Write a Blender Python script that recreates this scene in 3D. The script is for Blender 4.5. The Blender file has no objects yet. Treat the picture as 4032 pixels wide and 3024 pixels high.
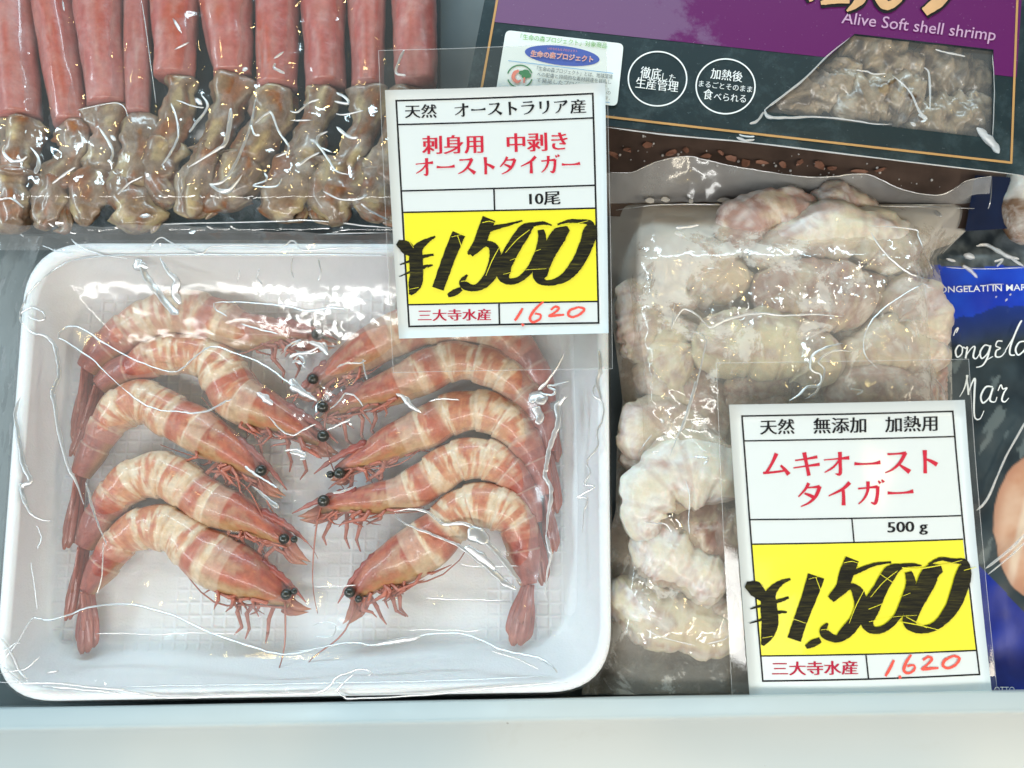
import bpy, math, random
from mathutils import Vector, noise as mnoise
random.seed(7)

# ------------------------------------------------------------------ camera, world, lamps
S = bpy.context.scene
C = S.collection
TILT = math.radians(9.0)
FPX = 3000.0                      # focal length in photo pixels (photo is 4032 x 3024)
DIST = 0.30
FWD = Vector((0, math.sin(TILT), -math.cos(TILT)))
UPV = Vector((0, math.cos(TILT), math.sin(TILT)))
RGT = Vector((1, 0, 0))
EYE = -DIST * FWD
cam_d = bpy.data.cameras.new('camera')
cam = bpy.data.objects.new('camera', cam_d)
C.objects.link(cam)
cam.location = EYE
cam.rotation_euler = (TILT, 0, 0)
cam_d.sensor_fit = 'HORIZONTAL'
cam_d.sensor_width = 36.0
cam_d.lens = 36.0 * FPX / 4032.0
cam_d.clip_start = 0.005
cam_d.clip_end = 50
cam_d.dof.use_dof = True
cam_d.dof.focus_distance = 0.272
cam_d.dof.aperture_fstop = 9.0
S.camera = cam

W = bpy.data.worlds.new('World')
S.world = W
W.use_nodes = True
bg = W.node_tree.nodes['Background']
# a dim hall: dark straight overhead, paler towards the walls
_n = W.node_tree.nodes
_tc = _n.new('ShaderNodeTexCoord')
_sx = _n.new('ShaderNodeSeparateXYZ')
_rp = _n.new('ShaderNodeValToRGB')
W.node_tree.links.new(_tc.outputs['Generated'], _sx.inputs[0])
W.node_tree.links.new(_sx.outputs[2], _rp.inputs[0])
W.node_tree.links.new(_rp.outputs[0], bg.inputs[0])
_rp.color_ramp.elements[0].position = 0.15
_rp.color_ramp.elements[0].color = (0.80, 0.88, 0.95, 1)
_rp.color_ramp.elements[1].position = 0.72
_rp.color_ramp.elements[1].color = (0.085, 0.095, 0.10, 1)
bg.inputs[1].default_value = 0.55

S.view_settings.view_transform = 'Standard'
S.view_settings.look = 'None'
S.view_settings.exposure = 0.0
S.view_settings.gamma = 1.0
S.view_settings.use_curve_mapping = False
S.cycles.use_denoising = True
S.cycles.max_bounces = 10
S.cycles.transparent_max_bounces = 24
S.cycles.sample_clamp_indirect = 4.0
S.cycles.caustics_reflective = False
S.cycles.caustics_refractive = False


def area(name, loc, target, sx, sy, power, col):
    d = bpy.data.lights.new(name, 'AREA')
    d.shape = 'RECTANGLE'
    d.size, d.size_y = sx, sy
    d.energy = power
    d.color = col
    o = bpy.data.objects.new(name, d)
    C.objects.link(o)
    o.location = loc
    o.rotation_euler = (Vector(target) - Vector(loc)).to_track_quat('-Z', 'Y').to_euler()
    return o


LAMPS = [
    ('case_lamp', (0.0, 1.05, 0.62), (0, 0, 0), 1.5, 0.10, 13.0, (0.66, 0.89, 1.0)),
    ('left_lamp', (-1.0, 0.05, 0.66), (0, 0, 0), 0.9, 0.10, 6.8, (0.72, 0.92, 1.0)),
    ('right_lamp', (0.95, -0.45, 0.70), (0, 0, 0), 0.8, 0.10, 5.2, (1.0, 0.90, 0.72)),
    ('front_lamp', (-0.15, -0.62, 1.0), (0, 0, 0), 1.3, 0.12, 10.2, (0.985, 0.98, 0.945)),
]
for _l in LAMPS:
    area(*_l)
for nm, p in (('warm_bulb', (-0.35, 0.42, 0.85)), ('warm_bulb', (0.42, 0.36, 0.9)), ('warm_bulb', (0.55, -0.45, 0.8))):
    d = bpy.data.lights.new(nm, 'POINT')
    d.energy = 1.6
    d.shadow_soft_size = 0.02
    d.color = (1.0, 0.74, 0.30)
    o = bpy.data.objects.new(nm, d)
    C.objects.link(o)
    o.location = p


# ------------------------------------------------------------------ projection helpers
def V(px, py, z):
    """the world point at height z seen at photo pixel (px, py)"""
    d = FWD + RGT * ((px - 2016.0) / FPX) + UPV * ((1512.0 - py) / FPX)
    t = (z - EYE.z) / d.z
    return EYE + d * t


def mpp(px, py, z):
    """metres per photo pixel there"""
    return (V(px, py, z) - EYE).dot(FWD) / FPX


class Flat:
    """a surface z = const"""
    def __init__(self, z):
        self.z = z

    def __call__(self, px, py, off=0.0):
        return V(px, py, self.z + off)


class Plane:
    """a tilted plane through three pixel/height points"""
    def __init__(self, a, b, c):
        A, B, D = V(*a), V(*b), V(*c)
        self.p = A
        n = (B - A).cross(D - A).normalized()
        self.n = n if n.z > 0 else -n
        self.bend = None

    def __call__(self, px, py, off=0.0):
        d = FWD + RGT * ((px - 2016.0) / FPX) + UPV * ((1512.0 - py) / FPX)
        if self.bend:
            cx, hx, cy, hy, bx, by = self.bend
            off = off + bx * ((px - cx) / hx) ** 2 + by * ((py - cy) / hy) ** 2 + 0.00018 * N3(px / 170.0, py / 170.0, cx)
        t = (self.p - EYE).dot(self.n) / d.dot(self.n)
        return EYE + d * t + self.n * off


def N3(x, y, z=0.0):
    return mnoise.noise(Vector((x, y, z)))


def fbm(x, y, z=0.0, o=4):
    return mnoise.fractal(Vector((x, y, z)), 1.0, 2.0, o)


def smooth(a, b, x):
    t = max(0.0, min(1.0, (x - a) / (b - a)))
    return t * t * (3 - 2 * t)


def mix(a, b, t):
    t = max(0.0, min(1.0, t))
    return tuple(a[i] + (b[i] - a[i]) * t for i in range(3))


def catmull(pts, n):
    """pts: tuples of any length; n samples per span"""
    out = []
    m = len(pts)
    for i in range(m - 1):
        p0, p1, p2, p3 = pts[max(i - 1, 0)], pts[i], pts[i + 1], pts[min(i + 2, m - 1)]
        for k in range(n):
            t = k / n
            out.append(tuple(0.5 * (2 * b + (c - a) * t + (2 * a - 5 * b + 4 * c - d) * t * t + (3 * b - a - 3 * c + d) * t ** 3)
                             for a, b, c, d in zip(p0, p1, p2, p3)))
    out.append(tuple(pts[-1]))
    return out


# ------------------------------------------------------------------ object helpers
class MB:
    def __init__(self):
        self.v, self.f, self.c, self.m = [], [], [], []

    def vert(self, p, col=None):
        self.v.append(tuple(p))
        self.c.append(col or (1, 1, 1))
        return len(self.v) - 1

    def face(self, idx, mat=0):
        self.f.append(tuple(idx))
        self.m.append(mat)

    def quad(self, a, b, c, d, mat=0, col=None):
        i = [self.vert(p, col) for p in (a, b, c, d)]
        self.face(i, mat)

    def ring_skin(self, rings, mat=0, closed=True, cap0=True, cap1=True):
        k = len(rings[0])
        for r in range(len(rings) - 1):
            a, b = rings[r], rings[r + 1]
            for j in range(k if closed else k - 1):
                j2 = (j + 1) % k
                self.face((a[j], a[j2], b[j2], b[j]), mat)
        if cap0:
            self.face(tuple(reversed(rings[0])), mat)
        if cap1:
            self.face(tuple(rings[-1]), mat)

    def build(self, name, mats, parent=None, smooth_shade=True):
        me = bpy.data.meshes.new(name)
        me.from_pydata(self.v, [], self.f)
        for m in (mats if isinstance(mats, (list, tuple)) else [mats]):
            me.materials.append(m)
        me.polygons.foreach_set('material_index', self.m)
        me.polygons.foreach_set('use_smooth', [smooth_shade] * len(self.f))
        at = me.color_attributes.new('Col', 'FLOAT_COLOR', 'POINT')
        flat = []
        for c in self.c:
            flat += [c[0], c[1], c[2], 1.0]
        at.data.foreach_set('color', flat)
        me.update()
        o = bpy.data.objects.new(name, me)
        C.objects.link(o)
        if parent is not None:
            o.parent = parent
            o.matrix_parent_inverse = parent.matrix_basis.inverted()
        return o


def tag(o, label=None, cat=None, group=None, kind=None):
    if label:
        o['label'] = label
    if cat:
        o['category'] = cat
    if group:
        o['group'] = group
    if kind:
        o['kind'] = kind
    return o


def thing(name, loc, label, cat, group=None):
    o = bpy.data.objects.new(name, None)
    o.empty_display_size = 0.01
    C.objects.link(o)
    o.location = loc
    return tag(o, label, cat, group)


def tube(mb, pts, k=6, mat=0, col=None, flat=1.0):
    """pts: list of (Vector, radius); a tapered tube"""
    rings = []
    n = len(pts)
    for i, (p, r) in enumerate(pts):
        t = (pts[min(i + 1, n - 1)][0] - pts[max(i - 1, 0)][0])
        if t.length < 1e-9:
            t = Vector((1, 0, 0))
        t.normalize()
        s = Vector((0, 0, 1)).cross(t)
        if s.length < 1e-4:
            s = Vector((1, 0, 0))
        s.normalize()
        u = t.cross(s)
        c = col(i / max(1, n - 1)) if callable(col) else col
        rings.append([mb.vert(p + s * (math.cos(a) * r) + u * (math.sin(a) * r * flat), c)
                      for a in (2 * math.pi * j / k for j in range(k))])
    mb.ring_skin(rings, mat)


def ball(mb, c, r, mat=0, nu=14, nv=9, col=None, sq=1.0):
    rings = []
    for i in range(1, nv):
        th = math.pi * i / nv
        rings.append([mb.vert(c + Vector((r * math.sin(th) * math.cos(a), r * math.sin(th) * math.sin(a), r * sq * math.cos(th))), col)
                      for a in (2 * math.pi * j / nu for j in range(nu))])
    mb.ring_skin(rings, mat)


def ribbon(mb, surf, pts, off, mat=0, n=6, col=None, rough=0.0):
    """flat stroke on surf; pts: (x, y, width px); every stroke climbs a hair so no two faces share a plane"""
    P = catmull(pts, n) if len(pts) > 2 else [tuple(a + (b - a) * t / 6 for a, b in zip(pts[0], pts[1])) for t in range(7)]
    prev = None
    m = len(P)
    for i, (x, y, w) in enumerate(P):
        a, b = P[max(i - 1, 0)], P[min(i + 1, m - 1)]
        dx, dy = b[0] - a[0], b[1] - a[1]
        L = math.hypot(dx, dy) or 1
        nx, ny = -dy / L, dx / L
        h1 = w / 2 + (random.uniform(-rough, rough) if rough else 0)
        h2 = w / 2 + (random.uniform(-rough, rough) if rough else 0)
        o = off + i * 4e-7
        cur = (mb.vert(surf(x + nx * h1, y + ny * h1, o), col), mb.vert(surf(x - nx * h2, y - ny * h2, o), col))
        if prev:
            mb.face((prev[0], prev[1], cur[1], cur[0]), mat)
        prev = cur


def poly(mb, surf, pts, off, mat=0, col=None):
    i = [mb.vert(surf(x, y, off), col) for x, y in pts]
    mb.face(i, mat)


def sheet(mb, surf, q, off, n=16, mat=0):
    """a four-cornered patch that follows surf; q: TL TR BR BL"""
    rows = []
    for j in range(n + 1):
        v = j / n
        row = []
        for i in range(n + 1):
            u = i / n
            row.append(mb.vert(surf((q[0][0] * (1 - u) + q[1][0] * u) * (1 - v) + (q[3][0] * (1 - u) + q[2][0] * u) * v,
                                    (q[0][1] * (1 - u) + q[1][1] * u) * (1 - v) + (q[3][1] * (1 - u) + q[2][1] * u) * v, off)))
        rows.append(row)
    mb.ring_skin(rows, mat, False, False, False)
    return rows


def text_geo(s, offset=0.0, shear=0.0):
    cu = bpy.data.curves.new('lettering', 'FONT')
    cu.body = s
    cu.resolution_u = 3
    cu.offset = offset
    cu.shear = shear
    o = bpy.data.objects.new('lettering', cu)
    C.objects.link(o)
    dg = bpy.context.evaluated_depsgraph_get()
    ev = o.evaluated_get(dg)
    me = ev.to_mesh()
    vs = [(v.co.x, v.co.y) for v in me.vertices]
    fs = [tuple(p.vertices) for p in me.polygons]
    ev.to_mesh_clear()
    bpy.data.objects.remove(o)
    bpy.data.curves.remove(cu)
    return vs, fs


def text(mb, s, surf, bl, br, h, off, mat=0, offset=0.0, shear=0.0, serif=0.0, up=None):
    """fit the string's ink box on the pixel box: baseline bl -> br, height h px (up perpendicular to the baseline unless given)"""
    vs, fs = text_geo(s, offset, shear)
    if not vs:
        return
    x0, x1 = min(v[0] for v in vs), max(v[0] for v in vs)
    y0, y1 = min(v[1] for v in vs), max(v[1] for v in vs)
    dx, dy = br[0] - bl[0], br[1] - bl[1]
    L = math.hypot(dx, dy)
    ux, uy = up if up else (dy / L, -dx / L)
    em = L / (x1 - x0)
    shifts = [0.0] if serif == 0 else [-serif, 0.0, serif]
    for k, sh in enumerate(shifts):
        base = len(mb.v)
        for (x, y) in vs:
            u = (x - x0) / (x1 - x0) + sh * em / L
            w = (y - y0) / (y1 - y0)
            mb.vert(surf(bl[0] + dx * u + ux * h * w, bl[1] + dy * u + uy * h * w, off + k * 1.2e-5))
        for f in fs:
            mb.face([base + i for i in f], mat)


# ------------------------------------------------------------------ material helpers
class NT:
    def __init__(self, name):
        self.m = bpy.data.materials.new(name)
        self.m.use_nodes = True
        self.t = self.m.node_tree
        self.t.nodes.clear()
        self.out = self.n('ShaderNodeOutputMaterial')

    def n(self, typ, **kw):
        x = self.t.nodes.new(typ)
        for k, v in kw.items():
            if k.startswith('i_'):
                x.inputs[k[2:].replace('_', ' ')].default_value = v
            else:
                setattr(x, k, v)
        return x

    def l(self, a, b):
        self.t.links.new(a, b)

    def coord(self):
        return self.n('ShaderNodeTexCoord').outputs['Object']

    def noise(self, scale, detail=4, rough=0.55, vec=None, dist=0.0):
        x = self.n('ShaderNodeTexNoise')
        x.inputs['Scale'].default_value = scale
        x.inputs['Detail'].default_value = detail
        x.inputs['Roughness'].default_value = rough
        x.inputs['Distortion'].default_value = dist
        self.l(vec or self.coord(), x.inputs['Vector'])
        return x.outputs['Fac']

    def ramp(self, fac, stops):
        r = self.n('ShaderNodeValToRGB')
        els = r.color_ramp.elements
        while len(els) < len(stops):
            els.new(0.5)
        for e, (p, c) in zip(els, stops):
            e.position = p
            e.color = (*c, 1) if len(c) == 3 else c
        self.l(fac, r.inputs[0])
        return r.outputs[0]

    def mixc(self, fac, a, b, mode='MIX'):
        x = self.n('ShaderNodeMix', data_type='RGBA', blend_type=mode)
        for s, v in ((x.inputs[0], fac), (x.inputs[6], a), (x.inputs[7], b)):
            if isinstance(v, (int, float)):
                s.default_value = v
            elif isinstance(v, tuple):
                s.default_value = (*v, 1)
            else:
                self.l(v, s)
        return x.outputs[2]

    def bump(self, h, strength, dist=0.001):
        b = self.n('ShaderNodeBump')
        b.inputs['Strength'].default_value = strength
        b.inputs['Distance'].default_value = dist
        self.l(h, b.inputs['Height'])
        return b.outputs[0]

    def principled(self, **kw):
        p = self.n('ShaderNodeBsdfPrincipled')
        for k, v in kw.items():
            s = p.inputs[k.replace('_', ' ')]
            if isinstance(v, (int, float)):
                s.default_value = v
            elif isinstance(v, tuple):
                s.default_value = (*v, 1) if s.type == 'RGBA' else v
            else:
                self.l(v, s)
        return p

    def done(self, sh):
        self.l(sh.outputs[0], self.out.inputs[0])
        return self.m


def plain(name, col, rough=0.5, coat=0.0, var=0.12, scale=60, bump=0.0, spec=0.5):
    t = NT(name)
    c = t.mixc(t.noise(scale, 5), tuple(x * (1 - var) for x in col), tuple(min(1, x * (1 + var)) for x in col))
    kw = dict(Base_Color=c, Roughness=rough, Coat_Weight=coat, Coat_Roughness=0.08)
    kw['Specular_IOR_Level'] = spec
    if bump:
        kw['Normal'] = t.bump(t.noise(scale * 8, 4), bump, 0.0005)
    return t.done(t.principled(**kw))


def film(name, haze=(0.82, 0.83, 0.82), white=0.05, gloss=0.04, rough=0.07, wrinkle=0.3, scale=90, tint=(1, 1, 1), frost=None, dist=0.0015, facet=0.0, fscale=330):
    """clear plastic: mostly see-through, a wrinkled glossy skin and a breath of white.
    frost=(scale, lo, hi, amount): patches of frost, or of painted sheen on the tray wrap, more where the mesh's green says so; facet: crumpled facets where its red says so"""
    t = NT(name)
    co = t.coord()
    n1 = t.noise(scale, 3, 0.5, co, 0.6)
    nb = t.bump(n1, wrinkle, dist)
    vc = t.n('ShaderNodeVertexColor')
    vc.layer_name = 'Col'
    sp = t.n('ShaderNodeSeparateColor')
    t.l(vc.outputs[0], sp.inputs[0])
    if facet:
        # crumpled film: little flat facets, each tipped its own way
        wn = t.n('ShaderNodeTexNoise')
        wn.inputs['Scale'].default_value = fscale * 0.5
        wn.inputs['Detail'].default_value = 2
        t.l(co, wn.inputs['Vector'])
        va = t.n('ShaderNodeVectorMath', operation='MULTIPLY_ADD')
        t.l(wn.outputs['Color'], va.inputs[0])
        va.inputs[1].default_value = (0.006, 0.006, 0.006)
        t.l(co, va.inputs[2])
        vo = t.n('ShaderNodeTexVoronoi')
        vo.inputs['Scale'].default_value = fscale
        mp = t.n('ShaderNodeMapping')
        mp.inputs['Rotation'].default_value = (0, 0, 0.6)
        mp.inputs['Scale'].default_value = (1.25, 0.5, 1.0)
        t.l(va.outputs[0], mp.inputs[0])
        t.l(mp.outputs[0], vo.inputs['Vector'])
        vs = t.n('ShaderNodeVectorMath', operation='SUBTRACT')
        t.l(vo.outputs['Color'], vs.inputs[0])
        vs.inputs[1].default_value = (0.5, 0.5, 0.5)
        fm = t.n('ShaderNodeMath', operation='MULTIPLY')
        t.l(sp.outputs[0], fm.inputs[0])
        fm.inputs[1].default_value = facet
        vm = t.n('ShaderNodeVectorMath', operation='SCALE')
        t.l(vs.outputs[0], vm.inputs[0])
        t.l(fm.outputs[0], vm.inputs['Scale'])
        ad = t.n('ShaderNodeVectorMath', operation='ADD')
        t.l(nb, ad.inputs[0])
        t.l(vm.outputs[0], ad.inputs[1])
        no = t.n('ShaderNodeVectorMath', operation='NORMALIZE')
        t.l(ad.outputs[0], no.inputs[0])
        nb = no.outputs[0]
    tr = t.n('ShaderNodeBsdfTransparent')
    tr.inputs[0].default_value = (*tint, 1)
    df = t.n('ShaderNodeBsdfDiffuse')
    df.inputs[0].default_value = (*haze, 1)
    gl = t.n('ShaderNodeBsdfGlossy')
    gl.inputs['Roughness'].default_value = rough
    t.l(nb, gl.inputs['Normal'])
    m1 = t.n('ShaderNodeMixShader')
    if frost:
        fa = t.n('ShaderNodeMath', operation='MULTIPLY_ADD')
        t.l(sp.outputs[1], fa.inputs[0])
        fa.inputs[1].default_value = 0.30
        t.l(t.noise(frost[0], 9, 0.72, co, 0.5), fa.inputs[2])
        fr = t.ramp(fa.outputs[0], [(frost[1], (white,) * 3), (frost[2], (frost[3],) * 3)])
        t.l(fr, m1.inputs[0])
    else:
        m1.inputs[0].default_value = white
    t.l(tr.outputs[0], m1.inputs[1])
    t.l(df.outputs[0], m1.inputs[2])
    # Schlick reflectance, the same from both sides of the sheet
    lw = t.n('ShaderNodeLayerWeight')
    lw.inputs[0].default_value = 0.5
    pw = t.n('ShaderNodeMath', operation='POWER')
    t.l(lw.outputs['Facing'], pw.inputs[0])
    pw.inputs[1].default_value = 4.0
    mm = t.n('ShaderNodeMath', operation='MULTIPLY_ADD')
    t.l(pw.outputs[0], mm.inputs[0])
    mm.inputs[1].default_value = 0.5
    mm.inputs[2].default_value = gloss
    if facet:
        m3 = t.n('ShaderNodeMath', operation='MULTIPLY_ADD')
        t.l(sp.outputs[0], m3.inputs[0])
        m3.inputs[1].default_value = 0.16
        t.l(mm.outputs[0], m3.inputs[2])
        mm = m3
    m2 = t.n('ShaderNodeMixShader')
    t.l(mm.outputs[0], m2.inputs[0])
    t.l(m1.outputs[0], m2.inputs[1])
    t.l(gl.outputs[0], m2.inputs[2])
    return t.done(m2)


def crease_mat(name='film_crease', tr_w=0.25, gloss=0.30):
    t = NT(name)
    tr = t.n('ShaderNodeBsdfTransparent')
    df = t.n('ShaderNodeBsdfDiffuse')
    df.inputs[0].default_value = (0.9, 0.92, 0.93, 1)
    gl = t.n('ShaderNodeBsdfGlossy')
    gl.inputs['Roughness'].default_value = 0.36
    t.l(t.bump(t.noise(500, 3), 0.14, 0.0003), gl.inputs['Normal'])
    b = t.n('ShaderNodeMixShader')
    b.inputs[0].default_value = tr_w
    t.l(df.outputs[0], b.inputs[1])
    t.l(tr.outputs[0], b.inputs[2])
    a = t.n('ShaderNodeMixShader')
    a.inputs[0].default_value = gloss
    t.l(b.outputs[0], a.inputs[1])
    t.l(gl.outputs[0], a.inputs[2])
    return t.done(a)


def flesh(name, rough=0.36, sss=0.12, bump=0.5, bscale=700, vary=0.2, coat=0.22, frost=0.0):
    """colour from the mesh (pattern of the animal itself) with fine procedural mottling"""
    t = NT(name)
    a = t.n('ShaderNodeVertexColor')
    a.layer_name = 'Col'
    co = t.coord()
    nz = t.noise(420, 6, 0.65, co)
    c = t.mixc(nz, t.mixc(1.0, a.outputs[0], (1 - vary * 2.2,) * 3, 'MULTIPLY'), t.mixc(1.0, a.outputs[0], (1 + vary,) * 3, 'MULTIPLY'))
    if frost:
        fm = t.ramp(t.noise(85, 8, 0.66, co, 0.5), [(0.50, (0, 0, 0)), (0.68, (frost,) * 3)])
        c = t.mixc(fm, c, (0.80, 0.80, 0.77))
    p = t.principled(Base_Color=c, Roughness=rough, Coat_Weight=coat, Coat_Roughness=0.06, Subsurface_Weight=sss, Subsurface_Scale=0.004,
                     Normal=t.bump(t.noise(bscale, 5, 0.6, co), bump, 0.0006))
    p.inputs['Subsurface Radius'].default_value = (1.0, 0.4, 0.25)
    return t.done(p)


M = {}
M['tank'] = plain('case_floor_paint', (0.15, 0.18, 0.185), 0.5, var=0.3, scale=40)
def rail_mat():
    t = NT('rail_plastic')
    co = t.coord()
    c = t.mixc(t.ramp(t.noise(7, 3, 0.5, co), [(0.40, (0, 0, 0)), (0.62, (1, 1, 1))]), (0.43, 0.495, 0.51), (0.54, 0.565, 0.545))  # bluish and cream patches: soft shadow and lamp reflections put into the colour
    sm = t.ramp(t.noise(30, 7, 0.75, co, 1.0), [(0.60, (0, 0, 0)), (0.75, (0.35,) * 3)])
    c = t.mixc(sm, c, (0.46, 0.47, 0.43))
    sk = t.ramp(t.noise(260, 4, 0.6, co), [(0.735, (0, 0, 0)), (0.76, (0.7,) * 3)])
    c = t.mixc(sk, c, (0.22, 0.20, 0.17))
    return t.done(t.principled(Base_Color=c, Roughness=t.ramp(t.noise(24, 5, 0.6, co), [(0.3, (0.28,) * 3), (0.7, (0.5,) * 3)]), Normal=t.bump(t.noise(16, 3, 0.5, co), 0.10, 0.004)))


M['rail'] = rail_mat()
M['card'] = plain('card_paper', (0.66, 0.715, 0.72), 0.5, coat=0.10, var=0.02, scale=150)
M['yellow'] = plain('yellow_print', (0.80, 0.74, 0.012), 0.5, coat=0.08, var=0.02, scale=150)
M['black'] = plain('black_print', (0.012, 0.012, 0.014), 0.6, var=0.2, spec=0.15)
M['red'] = plain('red_print', (0.56, 0.018, 0.045), 0.6, var=0.1, spec=0.2)
M['crimson'] = plain('crimson_print', (0.46, 0.012, 0.05), 0.6, var=0.1, spec=0.2)
M['redpen'] = plain('red_felt_pen', (0.80, 0.07, 0.045), 0.5, var=0.15, scale=900)
M['white'] = plain('white_print', (0.80, 0.83, 0.83), 0.5, var=0.05)
M['eye'] = plain('eye_black', (0.024, 0.027, 0.022), 0.3, coat=0.35, var=0.5, scale=500)
M['shrimp'] = flesh('shrimp_shell')
M['leg'] = plain('shrimp_leg_shell', (0.40, 0.135, 0.095), 0.4, coat=0.2, var=0.5, scale=300)
M['peeled'] = flesh('frozen_shrimp_flesh', rough=0.45, sss=0.4, bump=0.35, bscale=420, coat=0.2, frost=0.6, vary=0.12)
M['crabmeat'] = flesh('crab_meat', rough=0.35, bump=0.7, bscale=170, vary=0.18, coat=0.5, frost=0.10)
M['crabshell'] = flesh('crab_shell', rough=0.35, bump=0.6, bscale=330, vary=0.32, coat=0.5, frost=0.22)
M['softshell'] = flesh('soft_shell_shrimp', rough=0.3, bump=0.6, bscale=300, vary=0.35, coat=0.5, frost=0.25)
M['crease'] = crease_mat('film_crease', 0.84, 0.55)
M['crease2'] = crease_mat('fine_crease', 0.7, 0.14)
M['wrap'] = film('stretch_film', white=0.05, gloss=0.05, rough=0.14, wrinkle=0.10, scale=60, facet=0.8, frost=(16, 0.34, 0.74, 0.15))  # the frost patches here are milky haze painted in for broad soft sheens
M['bagfilm'] = film('frosted_bag_film', haze=(0.84, 0.80, 0.73), white=0.15, gloss=0.06, rough=0.12, wrinkle=0.35, scale=110, tint=(0.99, 0.96, 0.91), frost=(60, 0.55, 0.62, 0.50), facet=1.15, fscale=430)
M['packfilm'] = film('vacuum_film', white=0.05, gloss=0.05, rough=0.09, wrinkle=0.2, scale=80, facet=0.9, fscale=240)
M['sleeve'] = film('clear_sleeve', white=0.035, gloss=0.05, rough=0.03, wrinkle=0.08, scale=20, tint=(0.93, 0.92, 0.89))
M['sleeve_edge'] = crease_mat('sleeve_weld', 0.75, 0.10)


def marker_mat():
    t = NT('black_marker_ink')
    mp = t.n('ShaderNodeMapping')
    mp.inputs['Rotation'].default_value = (0, 0, math.radians(-62))
    mp.inputs['Scale'].default_value = (1.0, 14.0, 1.0)
    t.l(t.coord(), mp.inputs[0])
    n = t.noise(130, 5, 0.65, mp.outputs[0])
    c = t.ramp(n, [(0.42, (0.008, 0.008, 0.006)), (0.62, (0.035, 0.032, 0.010)), (0.80, (0.16, 0.14, 0.015))])
    return t.done(t.principled(Base_Color=c, Roughness=0.55, Specular_IOR_Level=0.12))


M['marker'] = marker_mat()


def foam_mat():
    t = NT('white_foam')
    co = t.coord()
    sx = t.n('ShaderNodeSeparateXYZ')
    t.l(co, sx.inputs[0])
    outs = []
    for ax in (0, 1):
        a = t.n('ShaderNodeMath', operation='PINGPONG')
        a.inputs[1].default_value = 0.0023
        t.l(sx.outputs[ax], a.inputs[0])
        b = t.n('ShaderNodeMapRange', interpolation_type='SMOOTHSTEP')
        b.inputs['From Min'].default_value = 0.0
        b.inputs['From Max'].default_value = 0.0009
        b.inputs['To Min'].default_value = 1.0
        b.inputs['To Max'].default_value = 0.0
        t.l(a.outputs[0], b.inputs['Value'])
        outs.append(b.outputs[0])
    mx = t.n('ShaderNodeMath', operation='MAXIMUM')
    t.l(outs[0], mx.inputs[0])
    t.l(outs[1], mx.inputs[1])
    # only the floor is embossed, and not equally deep everywhere
    zr = t.n('ShaderNodeMapRange', interpolation_type='SMOOTHSTEP')
    zr.inputs['From Min'].default_value = 0.0052
    zr.inputs['From Max'].default_value = 0.0062
    zr.inputs['To Min'].default_value = 1.0
    zr.inputs['To Max'].default_value = 0.0
    t.l(sx.outputs[2], zr.inputs['Value'])
    wz = t.n('ShaderNodeMath', operation='MULTIPLY')
    t.l(t.ramp(t.noise(22, 2, 0.5, co), [(0.42, (0.08,) * 3), (0.60, (1.0,) * 3)]), wz.inputs[0])
    t.l(zr.outputs[0], wz.inputs[1])
    mw = t.n('ShaderNodeMath', operation='MULTIPLY')
    b1 = t.n('ShaderNodeBump')
    b1.inputs['Strength'].default_value = 0.55
    b1.inputs['Distance'].default_value = 0.0006
    t.l(mx.outputs[0], mw.inputs[0])
    t.l(wz.outputs[0], mw.inputs[1])
    t.l(mw.outputs[0], b1.inputs['Height'])
    b2 = t.n('ShaderNodeBump')
    b2.inputs['Strength'].default_value = 0.4
    b2.inputs['Distance'].default_value = 0.0004
    t.l(t.noise(1300, 3), b2.inputs['Height'])
    t.l(b1.outputs[0], b2.inputs['Normal'])
    c = t.mixc(t.noise(18, 3), (0.80, 0.82, 0.84), (0.85, 0.87, 0.89))
    p = t.principled(Base_Color=c, Roughness=0.5, Normal=b2.outputs[0], Subsurface_Weight=0.1, Subsurface_Scale=0.004)
    return t.done(p)


M['foam'] = foam_mat()


# ------------------------------------------------------------------ setting: the case floor and the front rail
mb = MB()
zf = 0.0
a = [V(-1500, -1500, zf), V(5600, -1500, zf), V(5600, 4200, zf), V(-1500, 4200, zf)]
mb.quad(*[Vector((p.x, p.y, 0)) for p in a])
tag(mb.build('case_floor', M['tank']), kind='structure')

# front rail: a profile extruded along x; straight in the world, drawn a little askew as in the photo
RZ = 0.030
mb = MB()
prof = []      # (photo y at the left end, photo y at the right end, z)
prof = [(2780, 2712, 0.000), (2786, 2718, RZ - 0.003), (2797, 2729, RZ), (2862, 2794, RZ), (2872, 2804, RZ + 0.0012), (2884, 2816, RZ), (2896, 2828, RZ - 0.0012),
        (3060, 3010, RZ - 0.004), (3300, 3270, RZ - 0.010), (3700, 3690, RZ - 0.024)]
rows = []
for (yl, yr, z) in prof:
    row = []
    for k in range(33):
        u = k / 32
        px = -700 + u * 5400
        py = yl + (yr - yl) * ((px) / 4032.0)
        row.append(mb.vert(V(px, py, z)))
    rows.append(row)
mb.ring_skin(rows, 0, closed=False, cap0=False, cap1=False)
rail = mb.build('front_rail', M['rail'])
tag(rail, 'white plastic front rail of the display case along the bottom', 'rail')

# ------------------------------------------------------------------ foam tray with its stretch film
RIM = 0.028
TZ = 0.005


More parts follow.
